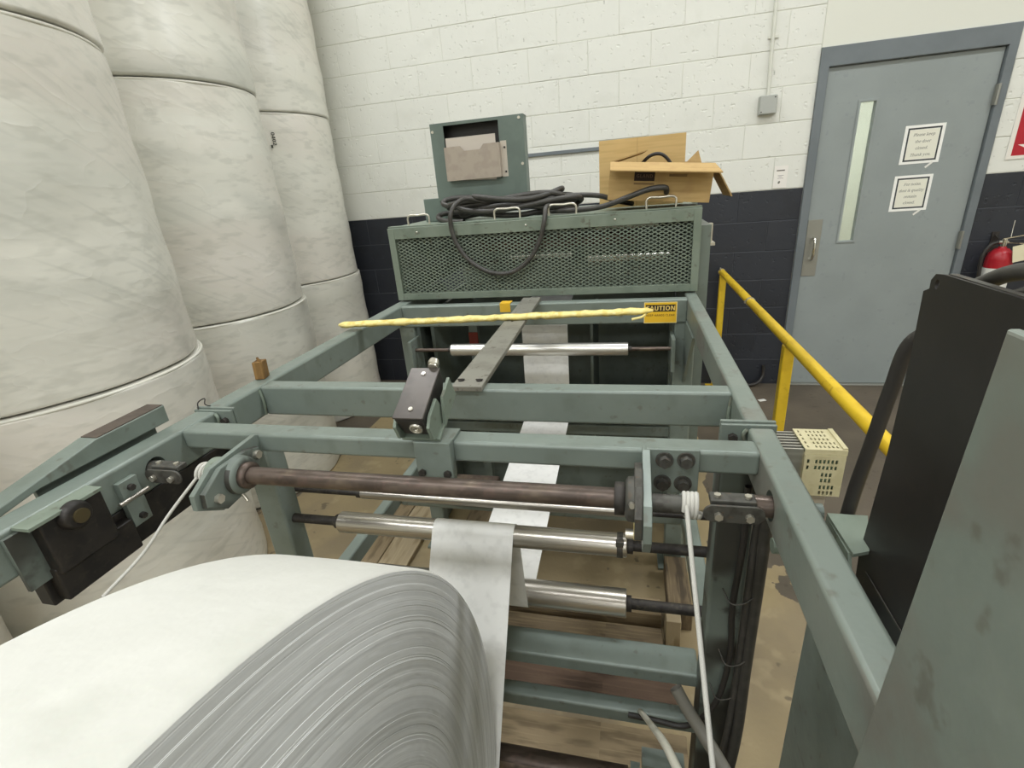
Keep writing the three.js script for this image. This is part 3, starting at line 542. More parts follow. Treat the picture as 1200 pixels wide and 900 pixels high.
{
  const m = thing('mesh_guard', 'sage green guard box with an expanded metal mesh front', 'guard');
  const sW = 0.026;
  part('top_rail', box(MX0, MX1, MY1 - 0.042, MY1, MZ1 - 0.03, MZ1, 0.002), M.sage, m);
  part('bottom_rail', box(MX0, MX1, MY0, MY0 + 0.027, MZ1 - 0.03, MZ1, 0.002), M.sage, m);
  part('stile', box(MX0, MX0 + sW, MY0, MY1, MZ1 - 0.028, MZ1 + 0.002, 0.002), M.sage, m);
  part('stile', box(MX1 - sW, MX1, MY0, MY1, MZ1 - 0.028, MZ1 + 0.002, 0.002), M.sage, m);
  part('top_sheet', box(MX0, MX1, MY1 - 0.004, MY1 + 0.001, MZ0, MZ1 - 0.012), M.sage, m);
  part('top_angle', box(MX0, MX1, MY1 + 0.001, MY1 + 0.006, MZ1 - 0.045, MZ1 - 0.008, 0.001), M.sage, m);
  part('side_sheet', box(MX0, MX0 + 0.004, MY0, MY1 - 0.004, MZ0, MZ1 - 0.028), M.sage, m);
  part('side_sheet', box(MX1 - 0.004, MX1, MY0, MY1 - 0.004, MZ0, MZ1 - 0.028), M.sage, m);
  for (const x of [-1.93, -1.5, -1.18]) for (const y of [MY1 - 0.02]) part('rivet', new THREE.SphereGeometry(0.004, 10, 8).translate(x, y, MZ1), M.zinc, m);
  // expanded metal: rows of zigzag strands meeting at the bonds
  const a = MX0 + sW, b = MX1 - sW, c = MY0 + 0.027, d = MY1 - 0.042, n = 44, rows = 32, dx = (b - a) / n, dy = (d - c) / rows, gs = [];
  for (let j = 0; j <= rows; j++) for (let i = 0; i < n * 2; i++) {
    const up = (i + j) % 2 === 0, x0 = a + i * dx / 2, x1 = x0 + dx / 2, yc = c + j * dy;
    const p = V(x0, yc + (up ? -1 : 1) * dy * 0.46, MZ1 - 0.016 + (up ? 0.001 : -0.001)), q = V(x1, yc + (up ? 1 : -1) * dy * 0.46, MZ1 - 0.016 + (up ? -0.001 : 0.001));
    if (Math.max(p.y, q.y) > d + 0.004 || Math.min(p.y, q.y) < c - 0.008) continue;
    gs.push(bar(p, q, 0.0026, 0.0034));
  }
  part('mesh_screen', gs, M.sage, m, { label: 'expanded metal mesh screen' });
  for (const [x0, x1] of [[-1.972, -1.885], [-1.622, -1.526], [-1.417, -1.318], [-1.073, -0.975]]) {
    const z = MZ1 - 0.03, y = MY1 + 0.005, t = 0.036;
    part('handle', tube([V(x0, y, z), V(x0, y + t - 0.008, z), V(x0 + 0.008, y + t, z), V((x0 + x1) / 2, y + t, z), V(x1 - 0.008, y + t, z), V(x1, y + t - 0.008, z), V(x1, y, z)], 0.0038, 60, 8), M.zinc, m, { label: 'bent steel rod handle' });
  }
  settle(m);
  // bright rollers behind the mesh
  const spec = [[1.30, 1.79, 0.022, -1.62, -1.36, M.steel, 'dull steel roller behind the mesh under the hanging cable loop'], [1.292, 1.86, 0.024, -1.29, -0.98, M.chrome, 'polished steel roller behind the mesh with a bright sleeve'], [1.40, 1.80, 0.016, -1.26, -1.02, M.steel, 'thin steel roller high behind the mesh'], [1.355, 1.78, 0.03, -1.75, -1.1, std({ color: 0x5b423a, roughness: 0.5, metalness: 0.4 }), 'brown roller behind the mesh']];
  for (const [y, z, r, x0, x1, mat, label] of spec) {
    const t = thing('guarded_roller', label, 'roller');
    part('tube', cyl(V(x0, y, z), V(x1, y, z), r, 28), mat, t);
    part('shaft', cyl(V(MX0 + 0.006, y, z), V(MX1 - 0.006, y, z), 0.006, 12), M.grime, t);
    settle(t);
  }
}

// ================================================================ PARENT ROLL AND ITS WEB
const WX0 = -1.573, WX1 = -1.385, PR = { y: 0.684, z: 3.886, r: 0.635 };
{
  const t = thing('parent_roll', 'large unwrapped white tissue roll with layered side on the unwind stand', 'paper roll');
  part('wound_paper', latheX([[PR.r - 0.002, WX0], [PR.r, WX0 + 0.003], [PR.r + 0.001, WX0 + 0.09], [PR.r, WX1 - 0.004], [PR.r - 0.003, WX1]], PR.y, PR.z, 256), M.tissue, t);
  const side = (x, s) => {
    const prof = []; let r = PR.r - 0.003; prof.push([r, x]);
    let off = 0, trend = 0;
    while (r > 0.055) { const w = s > 0 ? rr(0.0009, 0.0024) : 0.01; trend = trend * 0.85 + rr(-0.00015, 0.00015); off = trend + (rnd() < 0.08 ? rr(-0.0009, 0.0006) : rr(-0.00018, 0.00018)); prof.push([r - w * 0.25, x + s * off]); prof.push([r - w, x + s * off]); r -= w; }
    const g = new THREE.LatheGeometry(prof.map(([a, b]) => new THREE.Vector2(a, b)), 200);
    const uv = g.attributes.uv, p = g.attributes.position; for (let i = 0; i < p.count; i++) uv.setXY(i, uv.getX(i) * 3, Math.hypot(p.getX(i), p.getZ(i)) * 2);
    g.computeVertexNormals();
    g.rotateZ(-Math.PI / 2); return g.translate(0, PR.y, PR.z);
  };
  const cr = (g) => toCreasedNormals(g, 0.6);
  part('layered_side', cr(side(WX1, 1)), M.tissueEdge, t, { uv: false, label: 'layered grey-white paper edges in rings' });
  part('layered_side', cr(side(WX0, -1)), M.tissueEdge, t, { uv: false });
  part('core', latheX([[0.04, WX0], [0.055, WX0], [0.055, WX1], [0.04, WX1], [0.04, WX0]], PR.y, PR.z, 40), M.card, t);
  settle(t);
  const s2 = thing('roll_shaft', 'steel core shaft through the large tissue roll', 'shaft');
  part('bar', cyl(V(-1.98, PR.y, PR.z), V(-0.97, PR.y, PR.z), 0.038, 28), M.steel, s2);
  part('hanger_arm', [box(-1.99, -1.97, PR.y - 0.05, 1.10, PR.z - 0.05, PR.z + 0.05, 0.004)], M.green, s2);
  part('hanger_arm', [box(-0.98, -0.96, PR.y - 0.05, 1.10, PR.z - 0.05, PR.z + 0.05, 0.004), box(-0.98, -0.932, Y0 - 0.02, Y0, PR.z - 0.05, PR.z + 0.05)], M.green, s2);
  settle(s2);
  // web path as [z, y], offset to the roller surfaces
  const path = [];
  const arc = (cz, cy, r, a0, a1, n) => { for (let i = 0; i <= n; i++) { const a = (a0 + (a1 - a0) * i / n) * Math.PI / 180; path.push([cz + r * Math.cos(a), cy + r * Math.sin(a)]); } };
  arc(PR.z, PR.y, PR.r + 0.002, 255, 210.5, 16);          // leaving the underside of the roll
  arc(RA.z, RA.y, RA.r + 0.0015, 31, 172, 14);            // over the first roller
  arc(RB.z, RB.y, RB.r + 0.0015, -8, -97, 12);            // round the lower roller
  arc(2.02, 0.69, 0.0315, -92, -188, 10);                 // up behind
  path.push([1.985, 0.85], [1.975, 1.06], [1.93, 1.10], [1.7, 1.115]);
  const pos = [], uv = [], idx = []; let L = 0;
  path.forEach(([z, y], i) => { if (i) L += Math.hypot(z - path[i - 1][0], y - path[i - 1][1]); const k = sstep(3.4, 3.08, z) * 0.016; pos.push(WX0 + k, y, z, WX1 + k, y, z); uv.push(WX0, L, WX1, L); if (i) { const k = i * 2; idx.push(k - 2, k - 1, k, k, k - 1, k + 1); } });
  const g = new THREE.BufferGeometry(); g.setAttribute('position', new THREE.Float32BufferAttribute(pos, 3)); g.setAttribute('uv', new THREE.Float32BufferAttribute(uv, 2)); g.setIndex(idx); g.computeVertexNormals();
  single('paper_web', g, M.web, 'strip of white tissue threaded from the large roll over the steel rollers', 'paper strip', null, { uv: false });
}

// ================================================================ THINGS ON THE MACHINE
{ // black box on its yoke
  const t = thing('control_box', 'black metal box with a round socket in a grey yoke on the cross beam', 'control box');
  const Lz = 0.108, W = 0.052, hb = 0.052, tilt = 0.47;
  const d0 = new THREE.Vector3((477.5 - 600) / CAM.f, -(489 - 450) / CAM.f, -1).applyQuaternion(camera.quaternion).multiplyScalar(0.8).add(camera.position);  // near edge of the lid, about 0.8 m off
  const put = (g) => g.applyMatrix4(new THREE.Matrix4().makeRotationX(tilt)).translate(d0.x, d0.y, d0.z);
  const mk = (n, gs, m, o) => part(n, [].concat(gs).map((g) => put(clean(g))), m, t, o);
  mk('housing', slabX([[-Lz, -0.003], [0, -0.003], [0.002, -0.008], [-0.004, -hb], [-Lz + 0.03, -hb], [-Lz, -0.03]], -W / 2, W / 2, 0.003), M.black);
  mk('lid', box(-W / 2 - 0.001, W / 2 + 0.001, -0.003, 0.001, -Lz - 0.001, 0.003, 0.0015), std({ map: colourTex(0x5b5550, [[0x4e4945, 0.4, 0.7, 8, 260, 0.7]], 128, [6]), roughness: 0.35, metalness: 0.35 }), { label: 'brown-grey lid with two screws' });
  for (const z of [-Lz + 0.014, -0.016]) mk('screw', cyl(V(0.001, 0.001, z), V(0.001, 0.003, z), 0.0038, 12), M.zinc);
  mk('socket', latheX([[0.003, 0.001], [0.004, 0.004], [0.0065, 0.004], [0.0065, 0.002], [0.008, 0.002], [0.008, 0.005], [0.0115, 0.004], [0.0115, 0]], 0, 0, 28).rotateY(-Math.PI / 2).translate(0.006, -0.029, 0), M.zinc, { label: 'bright round socket' });
  mk('knob', [cyl(V(W / 2 - 0.012, 0.002, -Lz - 0.001), V(W / 2 - 0.012, 0.004, -Lz - 0.016), 0.0085, 12), cyl(V(W / 2 - 0.012, 0.003, -Lz - 0.006), V(W / 2 - 0.012, 0.004, -Lz - 0.012), 0.0098, 12)], M.zinc, { label: 'chrome knurled knob' });
  for (const [p, q] of [[-W / 2 - 0.007, -W / 2 - 0.001], [W / 2 + 0.001, W / 2 + 0.007]]) mk('yoke_side', slabX([[-0.05, -0.012], [-0.012, -0.012], [0.006, -0.022], [0.008, -0.05], [-0.002, -0.062], [-0.06, -0.062]], p, q, 0.001), M.sage);
  mk('yoke_base', box(-W / 2 - 0.007, W / 2 + 0.012, -0.067, -0.061, -0.075, 0.0, 0.001), M.sage);
  mk('yoke_arm', slabX([[-0.105, -0.02], [-0.06, -0.02], [-0.03, -0.066], [-0.105, -0.066]], W / 2 + 0.009, W / 2 + 0.014), M.sage);
  const cb = d0.x;
  part('clamp_block', box(cb - 0.012, cb + 0.055, 1.105, 1.182, 3.1815, 3.20, 0.002), M.green, t);
  part('clamp_top', box(cb - 0.012, cb + 0.055, 1.1745, 1.18, 3.14, 3.1815, 0.001), M.green, t);
  for (const x of [cb - 0.002, cb + 0.045]) part('bolt', hexZ(x, 1.122, 3.20, 3.206, 0.007), M.grime, t);
  settle(t);
  // flat bar
  const f = thing('flat_bar', 'flat grey steel bar with slots lying from cross beam to far beam', 'steel bar');
  const sh = [[-1.502, 2.957], [-1.435, 2.957], [-1.452, 2.085], [-1.517, 2.085]];
  const s = new THREE.Shape(sh.map(([x, z]) => new THREE.Vector2(x, -z)));
  const slot = (x, z, r = 0.006) => { const h = new THREE.Path(); h.absellipse(x, -z, r * 0.8, r * 1.6, 0, Math.PI * 2); s.holes.push(h); };
  slot(-1.485, 2.42); slot(-1.488, 2.34); slot(-1.484, 2.13);
  part('bar', new THREE.ExtrudeGeometry(s, { depth: 0.010, bevelEnabled: true, bevelSize: 0.001, bevelThickness: 0.001, bevelSegments: 1 }).rotateX(-Math.PI / 2).translate(0, H + 0.001, 0), M.flatBar, f);
  for (const x of [-1.49, -1.448]) part('screw', [cyl(V(x, H + 0.012, 2.925), V(x, H + 0.0145, 2.925), 0.007, 12), box(x - 0.008, x + 0.008, H + 0.0145, H + 0.016, 2.923, 2.927)], M.grime, f);
  settle(f);
  // yellow foam strip laid across
  const n = 60, P0 = V(-2.071, 1.196, 2.462), P1 = V(-1.058, 1.196, 2.366), gs = [];
  const ring = []; const pos = [], idx = [];
  for (let i = 0; i <= n; i++) {
    const c = P0.clone().lerp(P1, i / n), e = i === 0 || i === n ? 0.3 : 1, w = 0.017 * e * rr(0.85, 1.1), h = 0.009 * e * rr(0.8, 1.15);
    const sag = rr(-0.001, 0.001), prof = [[-w, -h * 0.8], [w * rr(0.8, 1.05), -h * 0.9], [w, h * 0.3], [w * 0.3, h], [-w * rr(0.6, 0.9), h * 0.8]];
    prof.forEach(([a, b]) => pos.push(c.x, c.y + b + sag, c.z + a));
    if (i) for (let k = 0; k < 5; k++) { const a = (i - 1) * 5 + k, b = (i - 1) * 5 + (k + 1) % 5; idx.push(a, b, a + 5, b, b + 5, a + 5); }
  }
  idx.push(0, 2, 1, 0, 3, 2, 0, 4, 3); const q = n * 5; idx.push(q, q + 1, q + 2, q, q + 2, q + 3, q, q + 3, q + 4);
  const g2 = new THREE.BufferGeometry(); g2.setAttribute('position', new THREE.Float32BufferAttribute(pos, 3)); g2.setIndex(idx); g2.computeVertexNormals();
  const y = thing('foam_strip', 'long torn pale yellow foam strip lying across the frame', 'foam strip');
  part('strip', g2, M.foam, y);
  part('torn_end', tube([V(-1.075, 1.192, 2.372), V(-1.09, 1.183, 2.392), V(-1.12, 1.178, 2.40)], 0.004, 12, 6), M.foam, y);
  settle(y);
  single('yellow_tape', [box(-1.60, -1.56, H + 0.0005, H + 0.003, 2.088, 2.131), box(-1.60, -1.56, H - 0.03, H + 0.002, 2.1305, 2.132)], M.tape, 'small square of yellow tape on the far cross beam', 'tape');
}
{ // caution label
  const m = printed(512, 352, (c, w, h) => {
    c.fillStyle = '#f2c22e'; c.fillRect(0, 0, w, h); c.fillStyle = '#23190f'; c.fillRect(26, 44, w - 52, 116); c.fillStyle = '#f6d679'; c.font = 'bold 104px sans-serif'; c.textAlign = 'center'; c.fillText('CAUTION', w / 2, 140);
    c.fillStyle = '#7c5212'; c.font = 'bold 48px sans-serif'; c.fillText('KEEP HANDS CLEAR', w / 2, 238); c.strokeStyle = '#f8e2a0'; c.lineWidth = 10; c.strokeRect(5, 5, w - 10, h - 10);
  }, 0.5);
  single('caution_label', placard(-1.077, -0.966, 1.091, 1.166, 2.1312), m, 'yellow and black caution label on the far cross beam', 'label', null, { uv: false });
  const w = thing('wood_block', 'small splintered brown wood block standing on the left beam', 'wood block');
  const g = box(-0.012, 0.012, 0, 0.045, -0.018, 0.018, 0.002).rotateY(0.35).rotateX(-0.08).translate(-2.04, H, 2.888);
  part('block', g, M.woodBlock, w); for (let i = 0; i < 5; i++) { const x = -2.047 + i * 0.004; part('splinter', bar(V(x, H + 0.04, 2.88 + i * 0.004), V(x + 0.002, H + 0.047 + rr(0, 0.006), 2.882 + i * 0.003), 0.004, 0.004), M.woodBlock, w); }
  settle(w);
  single('hitch_pin', tube([V(-2.05, H + 0.002, 3.085), V(-2.052, H + 0.016, 3.078), V(-2.04, H + 0.022, 3.07), V(-2.035, H + 0.012, 3.078), V(-2.03, H + 0.004, 3.07)], 0.0013, 24, 6), M.grime, 'tiny bent wire pin standing on the left beam', 'pin');
}
{ // ropes
  const windings = []; for (let i = 0; i <= 80; i++) { const a = i / 80 * Math.PI * 2 * 4; windings.push(V(-1.05 + 0.022 * i / 80, SY + 0.0165 * Math.sin(a), SZ + 0.006 + 0.0165 * Math.cos(a))); }
  single('brake_rope', [tube([V(-1.047, SY + 0.01, SZ + 0.022), ...[0.25, 0.5, 0.75, 1].map((k) => { const e = at(836, 905, 'x', -1.03); return V(-1.047, SY + 0.008, SZ + 0.024).lerp(e, k); })], 0.0034, 40, 8), tube(windings, 0.0034, 160, 8)], M.rope, 'white braided rope wound on the shaft at the bolted bracket and running down taut', 'rope', null, { uv: false });
  const w2 = []; for (let i = 0; i <= 60; i++) { const a = i / 60 * Math.PI * 2 * 3; w2.push(V(-1.89 + 0.024 * i / 60, SY + 0.0165 * Math.sin(a), SZ + 0.0165 * Math.cos(a))); }
  single('brake_rope', [tube(w2, 0.0032, 120, 8), tube([V(-1.888, SY, SZ + 0.017), at(198, 603, 'x', -1.915), at(168, 648, 'x', -1.925), at(120, 700, 'x', -1.93)], 0.0028, 30, 8)], M.rope, 'white braided rope wound on the shaft beside the hexagonal bearing', 'rope', null, { uv: false });
  single('air_tube', tube([at(750, 833, 'x', -1.095), at(765, 852, 'x', -1.085), at(782, 877, 'x', -1.078), at(800, 915, 'x', -1.07)], 0.0052, 40, 10), std({ color: 0xc9c6b6, roughness: 0.35 }), 'loose end of a white plastic air tube above the lower beam', 'tube');
}
{ // cables on the right post
  const post = (pts, r, l, mat = M.cable) => single('post_cable', tube(pts, r, 70, 8), mat, l, 'cable', null);
  post([V(-0.93, 1.08, 3.125), V(-0.925, 0.95, 3.115), V(-0.93, 0.8, 3.112), V(-0.925, 0.66, 3.114), V(-0.95, 0.52, 3.12), V(-1.0, 0.46, 3.125), V(-1.06, 0.455, 3.12), V(-1.12, 0.445, 3.11)], 0.006, 'thin black cable tied down the face of the greasy post', M.rubber);
  post([V(-0.9, 1.085, 3.14), V(-0.893, 1.0, 3.115), V(-0.892, 0.85, 3.11), V(-0.894, 0.65, 3.112), V(-0.90, 0.45, 3.13), V(-0.93, 0.28, 3.18), V(-0.95, 0.15, 3.24), V(-0.96, 0.03, 3.3)], 0.013, 'thick grey cable running down behind the edge of the greasy post');
  post([V(-0.9, 1.09, 3.16), V(-0.905, 1.02, 3.118), V(-0.907, 0.85, 3.115), V(-0.908, 0.65, 3.116), V(-0.92, 0.45, 3.135), V(-0.96, 0.28, 3.19), V(-0.99, 0.14, 3.25), V(-1.0, 0.03, 3.3)], 0.007, 'slim grey cable beside the thick one on the greasy post');
  post([at(792, 806, 'z', 3.11), at(805, 830, 'z', 3.13), at(825, 862, 'z', 3.16), at(845, 895, 'z', 3.2), at(862, 930, 'z', 3.24), V(-0.93, 0.05, 3.3)], 0.014, 'fat grey conduit hose sloping down below the lower beam', std({ color: 0x77746a, roughness: 0.5 }));
  for (const [y, x, w] of [[0.82, -0.928, 'topmost'], [0.66, -0.924, 'middle'], [0.56, -0.935, 'lowest']]) single('cable_tie', tube([V(x - 0.02, y + 0.012, 3.1), V(x - 0.008, y, 3.125), V(x + 0.012, y + 0.002, 3.125), V(x + 0.03, y + 0.014, 3.12)], 0.0015, 20, 6), M.castIron, w + ' thin dark cable tie round the cables on the greasy post', 'cable tie', 'cable ties on the post');
}
{ // cables heaped on the guard
  const top = MY1 + 0.004, pts = [];
  const cx = -1.62, cz = 1.88; let n = 6.0;
  for (let i = 0; i <= 150; i++) { const k = i / 150, a = k * Math.PI * 2 * n + 2.2, w = 0.24 + 0.05 * Math.sin(i * 0.21), d = 0.075 + 0.02 * Math.cos(i * 0.17); pts.push(V(cx + w * Math.cos(a) + 0.05 * k, top + 0.012 + 0.068 * k + 0.014 * Math.sin(a * 2 + i * 0.1), cz + d * Math.sin(a))); }
  single('cable_coil', tube(pts, 0.0105, 700, 9), M.cable, 'coil of thick black power cable heaped on top of the mesh guard', 'cable');
  const f = MZ1 + 0.012, L = (u, v, z = f) => at(u, v, 'z', z);
  single('cable_loop', tube([V(-1.60, top + 0.035, 1.92), L(549, 233, 1.97), L(535, 238, 2.02), L(528, 252), L(529, 268), L(536, 287), L(551, 306), L(575, 319), L(600, 319), L(621, 303), L(633, 280), L(638, 258), L(640, 243, 2.02), V(-1.40, top + 0.03, 1.95), V(-1.33, top + 0.02, 1.88)], 0.0085, 160, 10), M.cable, 'single loop of black cable hanging down in front of the mesh', 'cable');
  single('power_cable', tube([V(-1.42, top + 0.014, 1.93), V(-1.32, top + 0.012, 1.95), V(-1.22, top + 0.02, 1.975), V(-1.12, top + 0.05, 2.0), V(-1.06, top + 0.066, 1.998), V(-1.01, top + 0.066, 1.99), V(-1.005, top + 0.05, 1.965)], 0.0095, 90, 10), M.cable, 'black cable rising from the coil to the handle in front of the carton', 'cable');
  single('power_cable', tube([V(-1.45, top + 0.055, 1.9), V(-1.35, top + 0.062, 1.88), V(-1.24, top + 0.052, 1.86), V(-1.18, top + 0.03, 1.84), V(-1.12, top + 0.012, 1.78)], 0.0095, 60, 10), M.cable, 'black cable running from the coil towards the left side of the carton', 'cable');
  single('power_cable', tube([V(-1.66, top + 0.07, 1.84), V(-1.76, top + 0.075, 1.80), V(-1.86, top + 0.06, 1.78), V(-1.95, top + 0.012, 1.77), V(-2.04, top - 0.05, 1.75), V(-2.068, top - 0.15, 1.76), V(-2.075, 1.1, 1.8)], 0.008, 70, 10), M.cable, 'black cable drooping over the guard corner beside the paper rolls', 'cable');
}
{ // document panel
  const t = thing('operator_panel', 'grey-green steel panel with a dark recess standing behind the guard', 'panel');
  const x0 = -1.914, x1 = -1.532, y0 = 1.545, y1 = 1.834, z = 1.80;
  part('face', slabZ(rect(x0, x1, y0, y1), z - 0.004, z, 0.001, [rect(-1.858, -1.632, 1.70, 1.822)]), M.panelGreen, t);
  part('case', [box(x0, x0 + 0.003, y0, y1, z - 0.06, z - 0.004), box(x1 - 0.003, x1, y0, y1, z - 0.06, z - 0.004), box(x0, x1, y1 - 0.003, y1, z - 0.06, z - 0.004), box(x0, x1, y0, y0 + 0.003, z - 0.06, z - 0.004)], M.panelGreen, t);
  part('back', box(x0, x1, y0, y1, z - 0.064, z - 0.06), M.black, t, { label: 'black back of the recess' });
  part('pedestal', box(-1.985, -1.80, MY1 + 0.002, y0 + 0.012, z - 0.05, z - 0.008, 0.002), M.panelGreen, t);
  for (const [x, y] of [[x0 + 0.01, y1 - 0.03], [x1 - 0.016, y1 - 0.012], [x1 - 0.012, 1.66]]) part('screw', cyl(V(x, y, z), V(x, y, z + 0.003), 0.0055, 10), M.zinc, t);
  settle(t);
  const h = thing('document_holder', 'taupe metal document pocket fixed to the grey-green panel', 'document holder');
  const a = -1.853, b = -1.612, c = 1.618, d = 1.742;
  const front = new THREE.Shape([[a, c], [b - 0.015, c], [b - 0.015, d], [-1.69, d], [-1.705, d - 0.018], [-1.77, d - 0.018], [-1.785, d], [a, d]].map(([x, y]) => new THREE.Vector2(x, y)));
  part('front', new THREE.ExtrudeGeometry(front, { depth: 0.002, bevelEnabled: false }).translate(0, 0, z + 0.03), M.paperHolder, h);
  part('side', [box(a, a + 0.002, c, d, z + 0.001, z + 0.03), box(b - 0.017, b - 0.015, c, d, z + 0.001, z + 0.03), box(a, b - 0.015, c, c + 0.002, z + 0.001, z + 0.03)], M.paperHolder, h);
  part('mounting_flange', box(b - 0.016, b + 0.008, c, d + 0.006, z + 0.0005, z + 0.0025), std({ color: 0xc9c0b2, roughness: 0.4 }), h);
  for (const y of [c + 0.018, d - 0.018]) part('screw', cyl(V(b, y, z + 0.0025), V(b, y, z + 0.005), 0.004, 10), M.grime, h);
  settle(h);
  const pp = thing('paper_sheets', 'sheets of paper standing in the document pocket', 'papers');
  part('sheet', box(-1.846, -1.642, c + 0.004, 1.775, z + 0.02, z + 0.021), M.sheetPaper, pp);
  part('sheet', new THREE.BoxGeometry(0.195, 0.15, 0.001).rotateZ(-0.05).translate(-1.745, 1.69, z + 0.014), M.sheetPaper, pp);
  settle(pp);
}
{ // carton on the guard, card sheet behind it
  const s = thing('cardboard_sheet', 'flat pale cardboard sheet standing upright behind the open carton', 'cardboard');
  part('sheet', box(-1.25, -0.925, MY1 + 0.003, 1.716, 1.716, 1.722), M.cardPale, s);
  part('fold_crease', box(-1.105, -1.103, MY1 + 0.003, 1.715, 1.722, 1.7225), M.card, s);
  s.rotation.set(0, 0, 0); settle(s);
  const c = thing('carton', 'open brown cardboard carton with spread flaps and a dark printed block', 'carton');
  const W = 0.35, D = 0.18, h = 0.125, t = 0.004;
  part('front_wall', box(-W / 2, W / 2, 0, h, D / 2 - t, D / 2), M.card, c);
  part('back_wall', box(-W / 2, W / 2, 0, h, -D / 2, -D / 2 + t), M.card, c);
  part('side_wall', box(-W / 2, -W / 2 + t, 0, h, -D / 2 + t, D / 2 - t), M.card, c);
  part('side_wall', box(W / 2 - t, W / 2, 0, h, -D / 2 + t, D / 2 - t), M.card, c);
  part('bottom', box(-W / 2 + t, W / 2 - t, 0, t, -D / 2 + t, D / 2 - t), M.card, c);
  part('front_flap', slabZ([[-W / 2, 0], [W / 2, 0], [W / 2 + 0.018, 0.08], [-W / 2 + 0.004, 0.08]], -0.002, 0.002).rotateX(1.93).translate(0, h, D / 2), M.card, c);
  part('right_flap', slabX([[-D / 2, 0], [D / 2, 0], [D / 2, 0.125], [-D / 2, 0.125]], -0.002, 0.002).rotateZ(-2.53).translate(W / 2, h, 0), M.card, c);
  part('left_flap', slabX([[-D / 2, 0], [D / 2 - 0.01, 0], [D / 2 - 0.03, 0.13], [-D / 2, 0.11]], -0.002, 0.002).rotateZ(-1.25).translate(-W / 2, h, 0), M.card, c);
  part('back_flap', slabZ([[0.03, 0], [W / 2 - 0.02, 0], [W / 2 - 0.04, 0.05], [W / 2 - 0.075, 0.01], [0.05, 0.004]], -0.002, 0.002).rotateX(-0.2).translate(0, h, -D / 2), M.card, c);
  part('print_block', placard(-0.088, -0.018, 0.066, 0.098, D / 2 + 0.0006), printed(256, 128, (x, w, hh) => { x.fillStyle = '#2f2018'; x.fillRect(0, 0, w, hh); x.fillStyle = '#6a5444'; x.font = 'bold 62px sans-serif'; x.textAlign = 'center'; x.fillText('GLAND', w / 2, 86); }), c, { uv: false });
  for (const [a, b, e, f] of [[-0.088, -0.018, 0.054, 0.060], [0.03, 0.09, 0.082, 0.09]]) part('print_line', placard(a, b, e, f, D / 2 + 0.0006), M.printBrown, c);
  c.rotation.z = -0.095; c.position.set(-1.035, MY1 + 0.026, 1.865);
  single('carton_cable', tube([V(-1.12, 1.55, 1.84), V(-1.10, 1.60, 1.84), V(-1.06, 1.642, 1.85), V(-1.02, 1.644, 1.86), V(-0.98, 1.60, 1.85), V(-0.97, 1.55, 1.84)], 0.006, 40, 8), M.rubber, 'black cable loop standing out of the open carton', 'cable');
}
{ // drive unit on the right beam
  const t = thing('inverter_drive', 'beige inverter drive with vent slots mounted outside the right beam', 'drive unit');
  const x0 = -0.785, x1 = -0.712, y0 = 0.945, y1 = 1.05, z0 = 2.848, z1 = 2.938;
  const w = 0.0025, tv = [], fv = [];
  for (let r = 0; r < 5; r++) for (let k = 0; k < 8; k++) { if (k === 1 || (r < 3 && k > 6)) continue; const x = x0 + 0.006 + k * 0.0075, q = z0 + 0.006 + r * 0.016; tv.push(rect(x, x + 0.0034, -q - 0.0085, -q)); }
  for (const [y, ks] of [[y1 - 0.026, [0, 2, 3, 4, 5, 6, 7]], [y1 - 0.04, [0, 2, 3, 4, 5, 6, 7]], [y1 - 0.056, [4, 5, 6]], [y1 - 0.069, [4, 5, 6]], [y1 - 0.085, [4, 5, 6, 7]], [y1 - 0.098, [4, 5, 6, 7]]]) for (const k of ks) { const x = x0 + 0.005 + k * 0.0072; fv.push(rect(x, x + 0.0042, y - 0.0045, y + 0.005)); }
  part('vented_side', slabZ(rect(x0, x1, y0, y1 - 0.012), z1 - w, z1, 0, fv), M.beige, t, { label: 'beige side with rows of vent slots' });
  part('vented_top', slabZ(rect(x0, x1 + 0.002, -z1 + 0.003, -z0 + 0.002), 0, w, 0, tv).rotateX(-Math.PI / 2).translate(0, y1 - w, 0), M.beige, t, { label: 'beige top cover with rows of vent slots' });
  part('cover_band', [box(x0, x1 + 0.002, y1 - 0.012, y1 - w, z1 - 0.006, z1 - 0.003), box(x1 - 0.001, x1 + 0.002, y1 - 0.012, y1 - w, z0 - 0.002, z1 - 0.006)], M.beige, t);
  part('case', [box(x1 - w, x1, y0, y1 - 0.012, z0, z1 - w), box(x0, x1, y0, y1 - 0.012, z0, z0 + w), box(x0, x0 + w, y0, y1 - 0.012, z0 + w, z1 - w), box(x0 + w, x1 - w, y0, y0 + w, z0 + w, z1 - w)], M.beige, t);
  part('circuit_board', box(x0 + 0.012, x1 - 0.008, y0 + 0.004, y1 - 0.022, z0 + 0.03, z1 - 0.012), M.circuit, t, { label: 'green circuit board inside' });
  part('cover_lip', box(x1 - 0.006, x1 + 0.003, y1, y1 + 0.003, z0 - 0.002, z1 - 0.006, 0.001), M.beige, t);
  for (let i = 0; i < 7; i++) part('heatsink_fin', box(x0 - 0.05, x0, y0 + 0.01, y1 - 0.004, z0 + 0.004 + i * 0.012, z0 + 0.008 + i * 0.012), M.alu, t);
  part('heatsink_base', box(RO + 0.0065, x0 - 0.05, y0, y1 - 0.01, z0, z1), M.grime, t);
  part('mounting_bracket', box(RO, RO + 0.006, y0 - 0.02, 1.12, z0 - 0.01, z1 + 0.01), M.clearBeige, t);
  part('terminal_cover', box(x0 + 0.01, x1 - 0.02, y0 - 0.03, y0, z0 + 0.01, z1 - 0.01), M.clearBeige, t);
  settle(t);
}
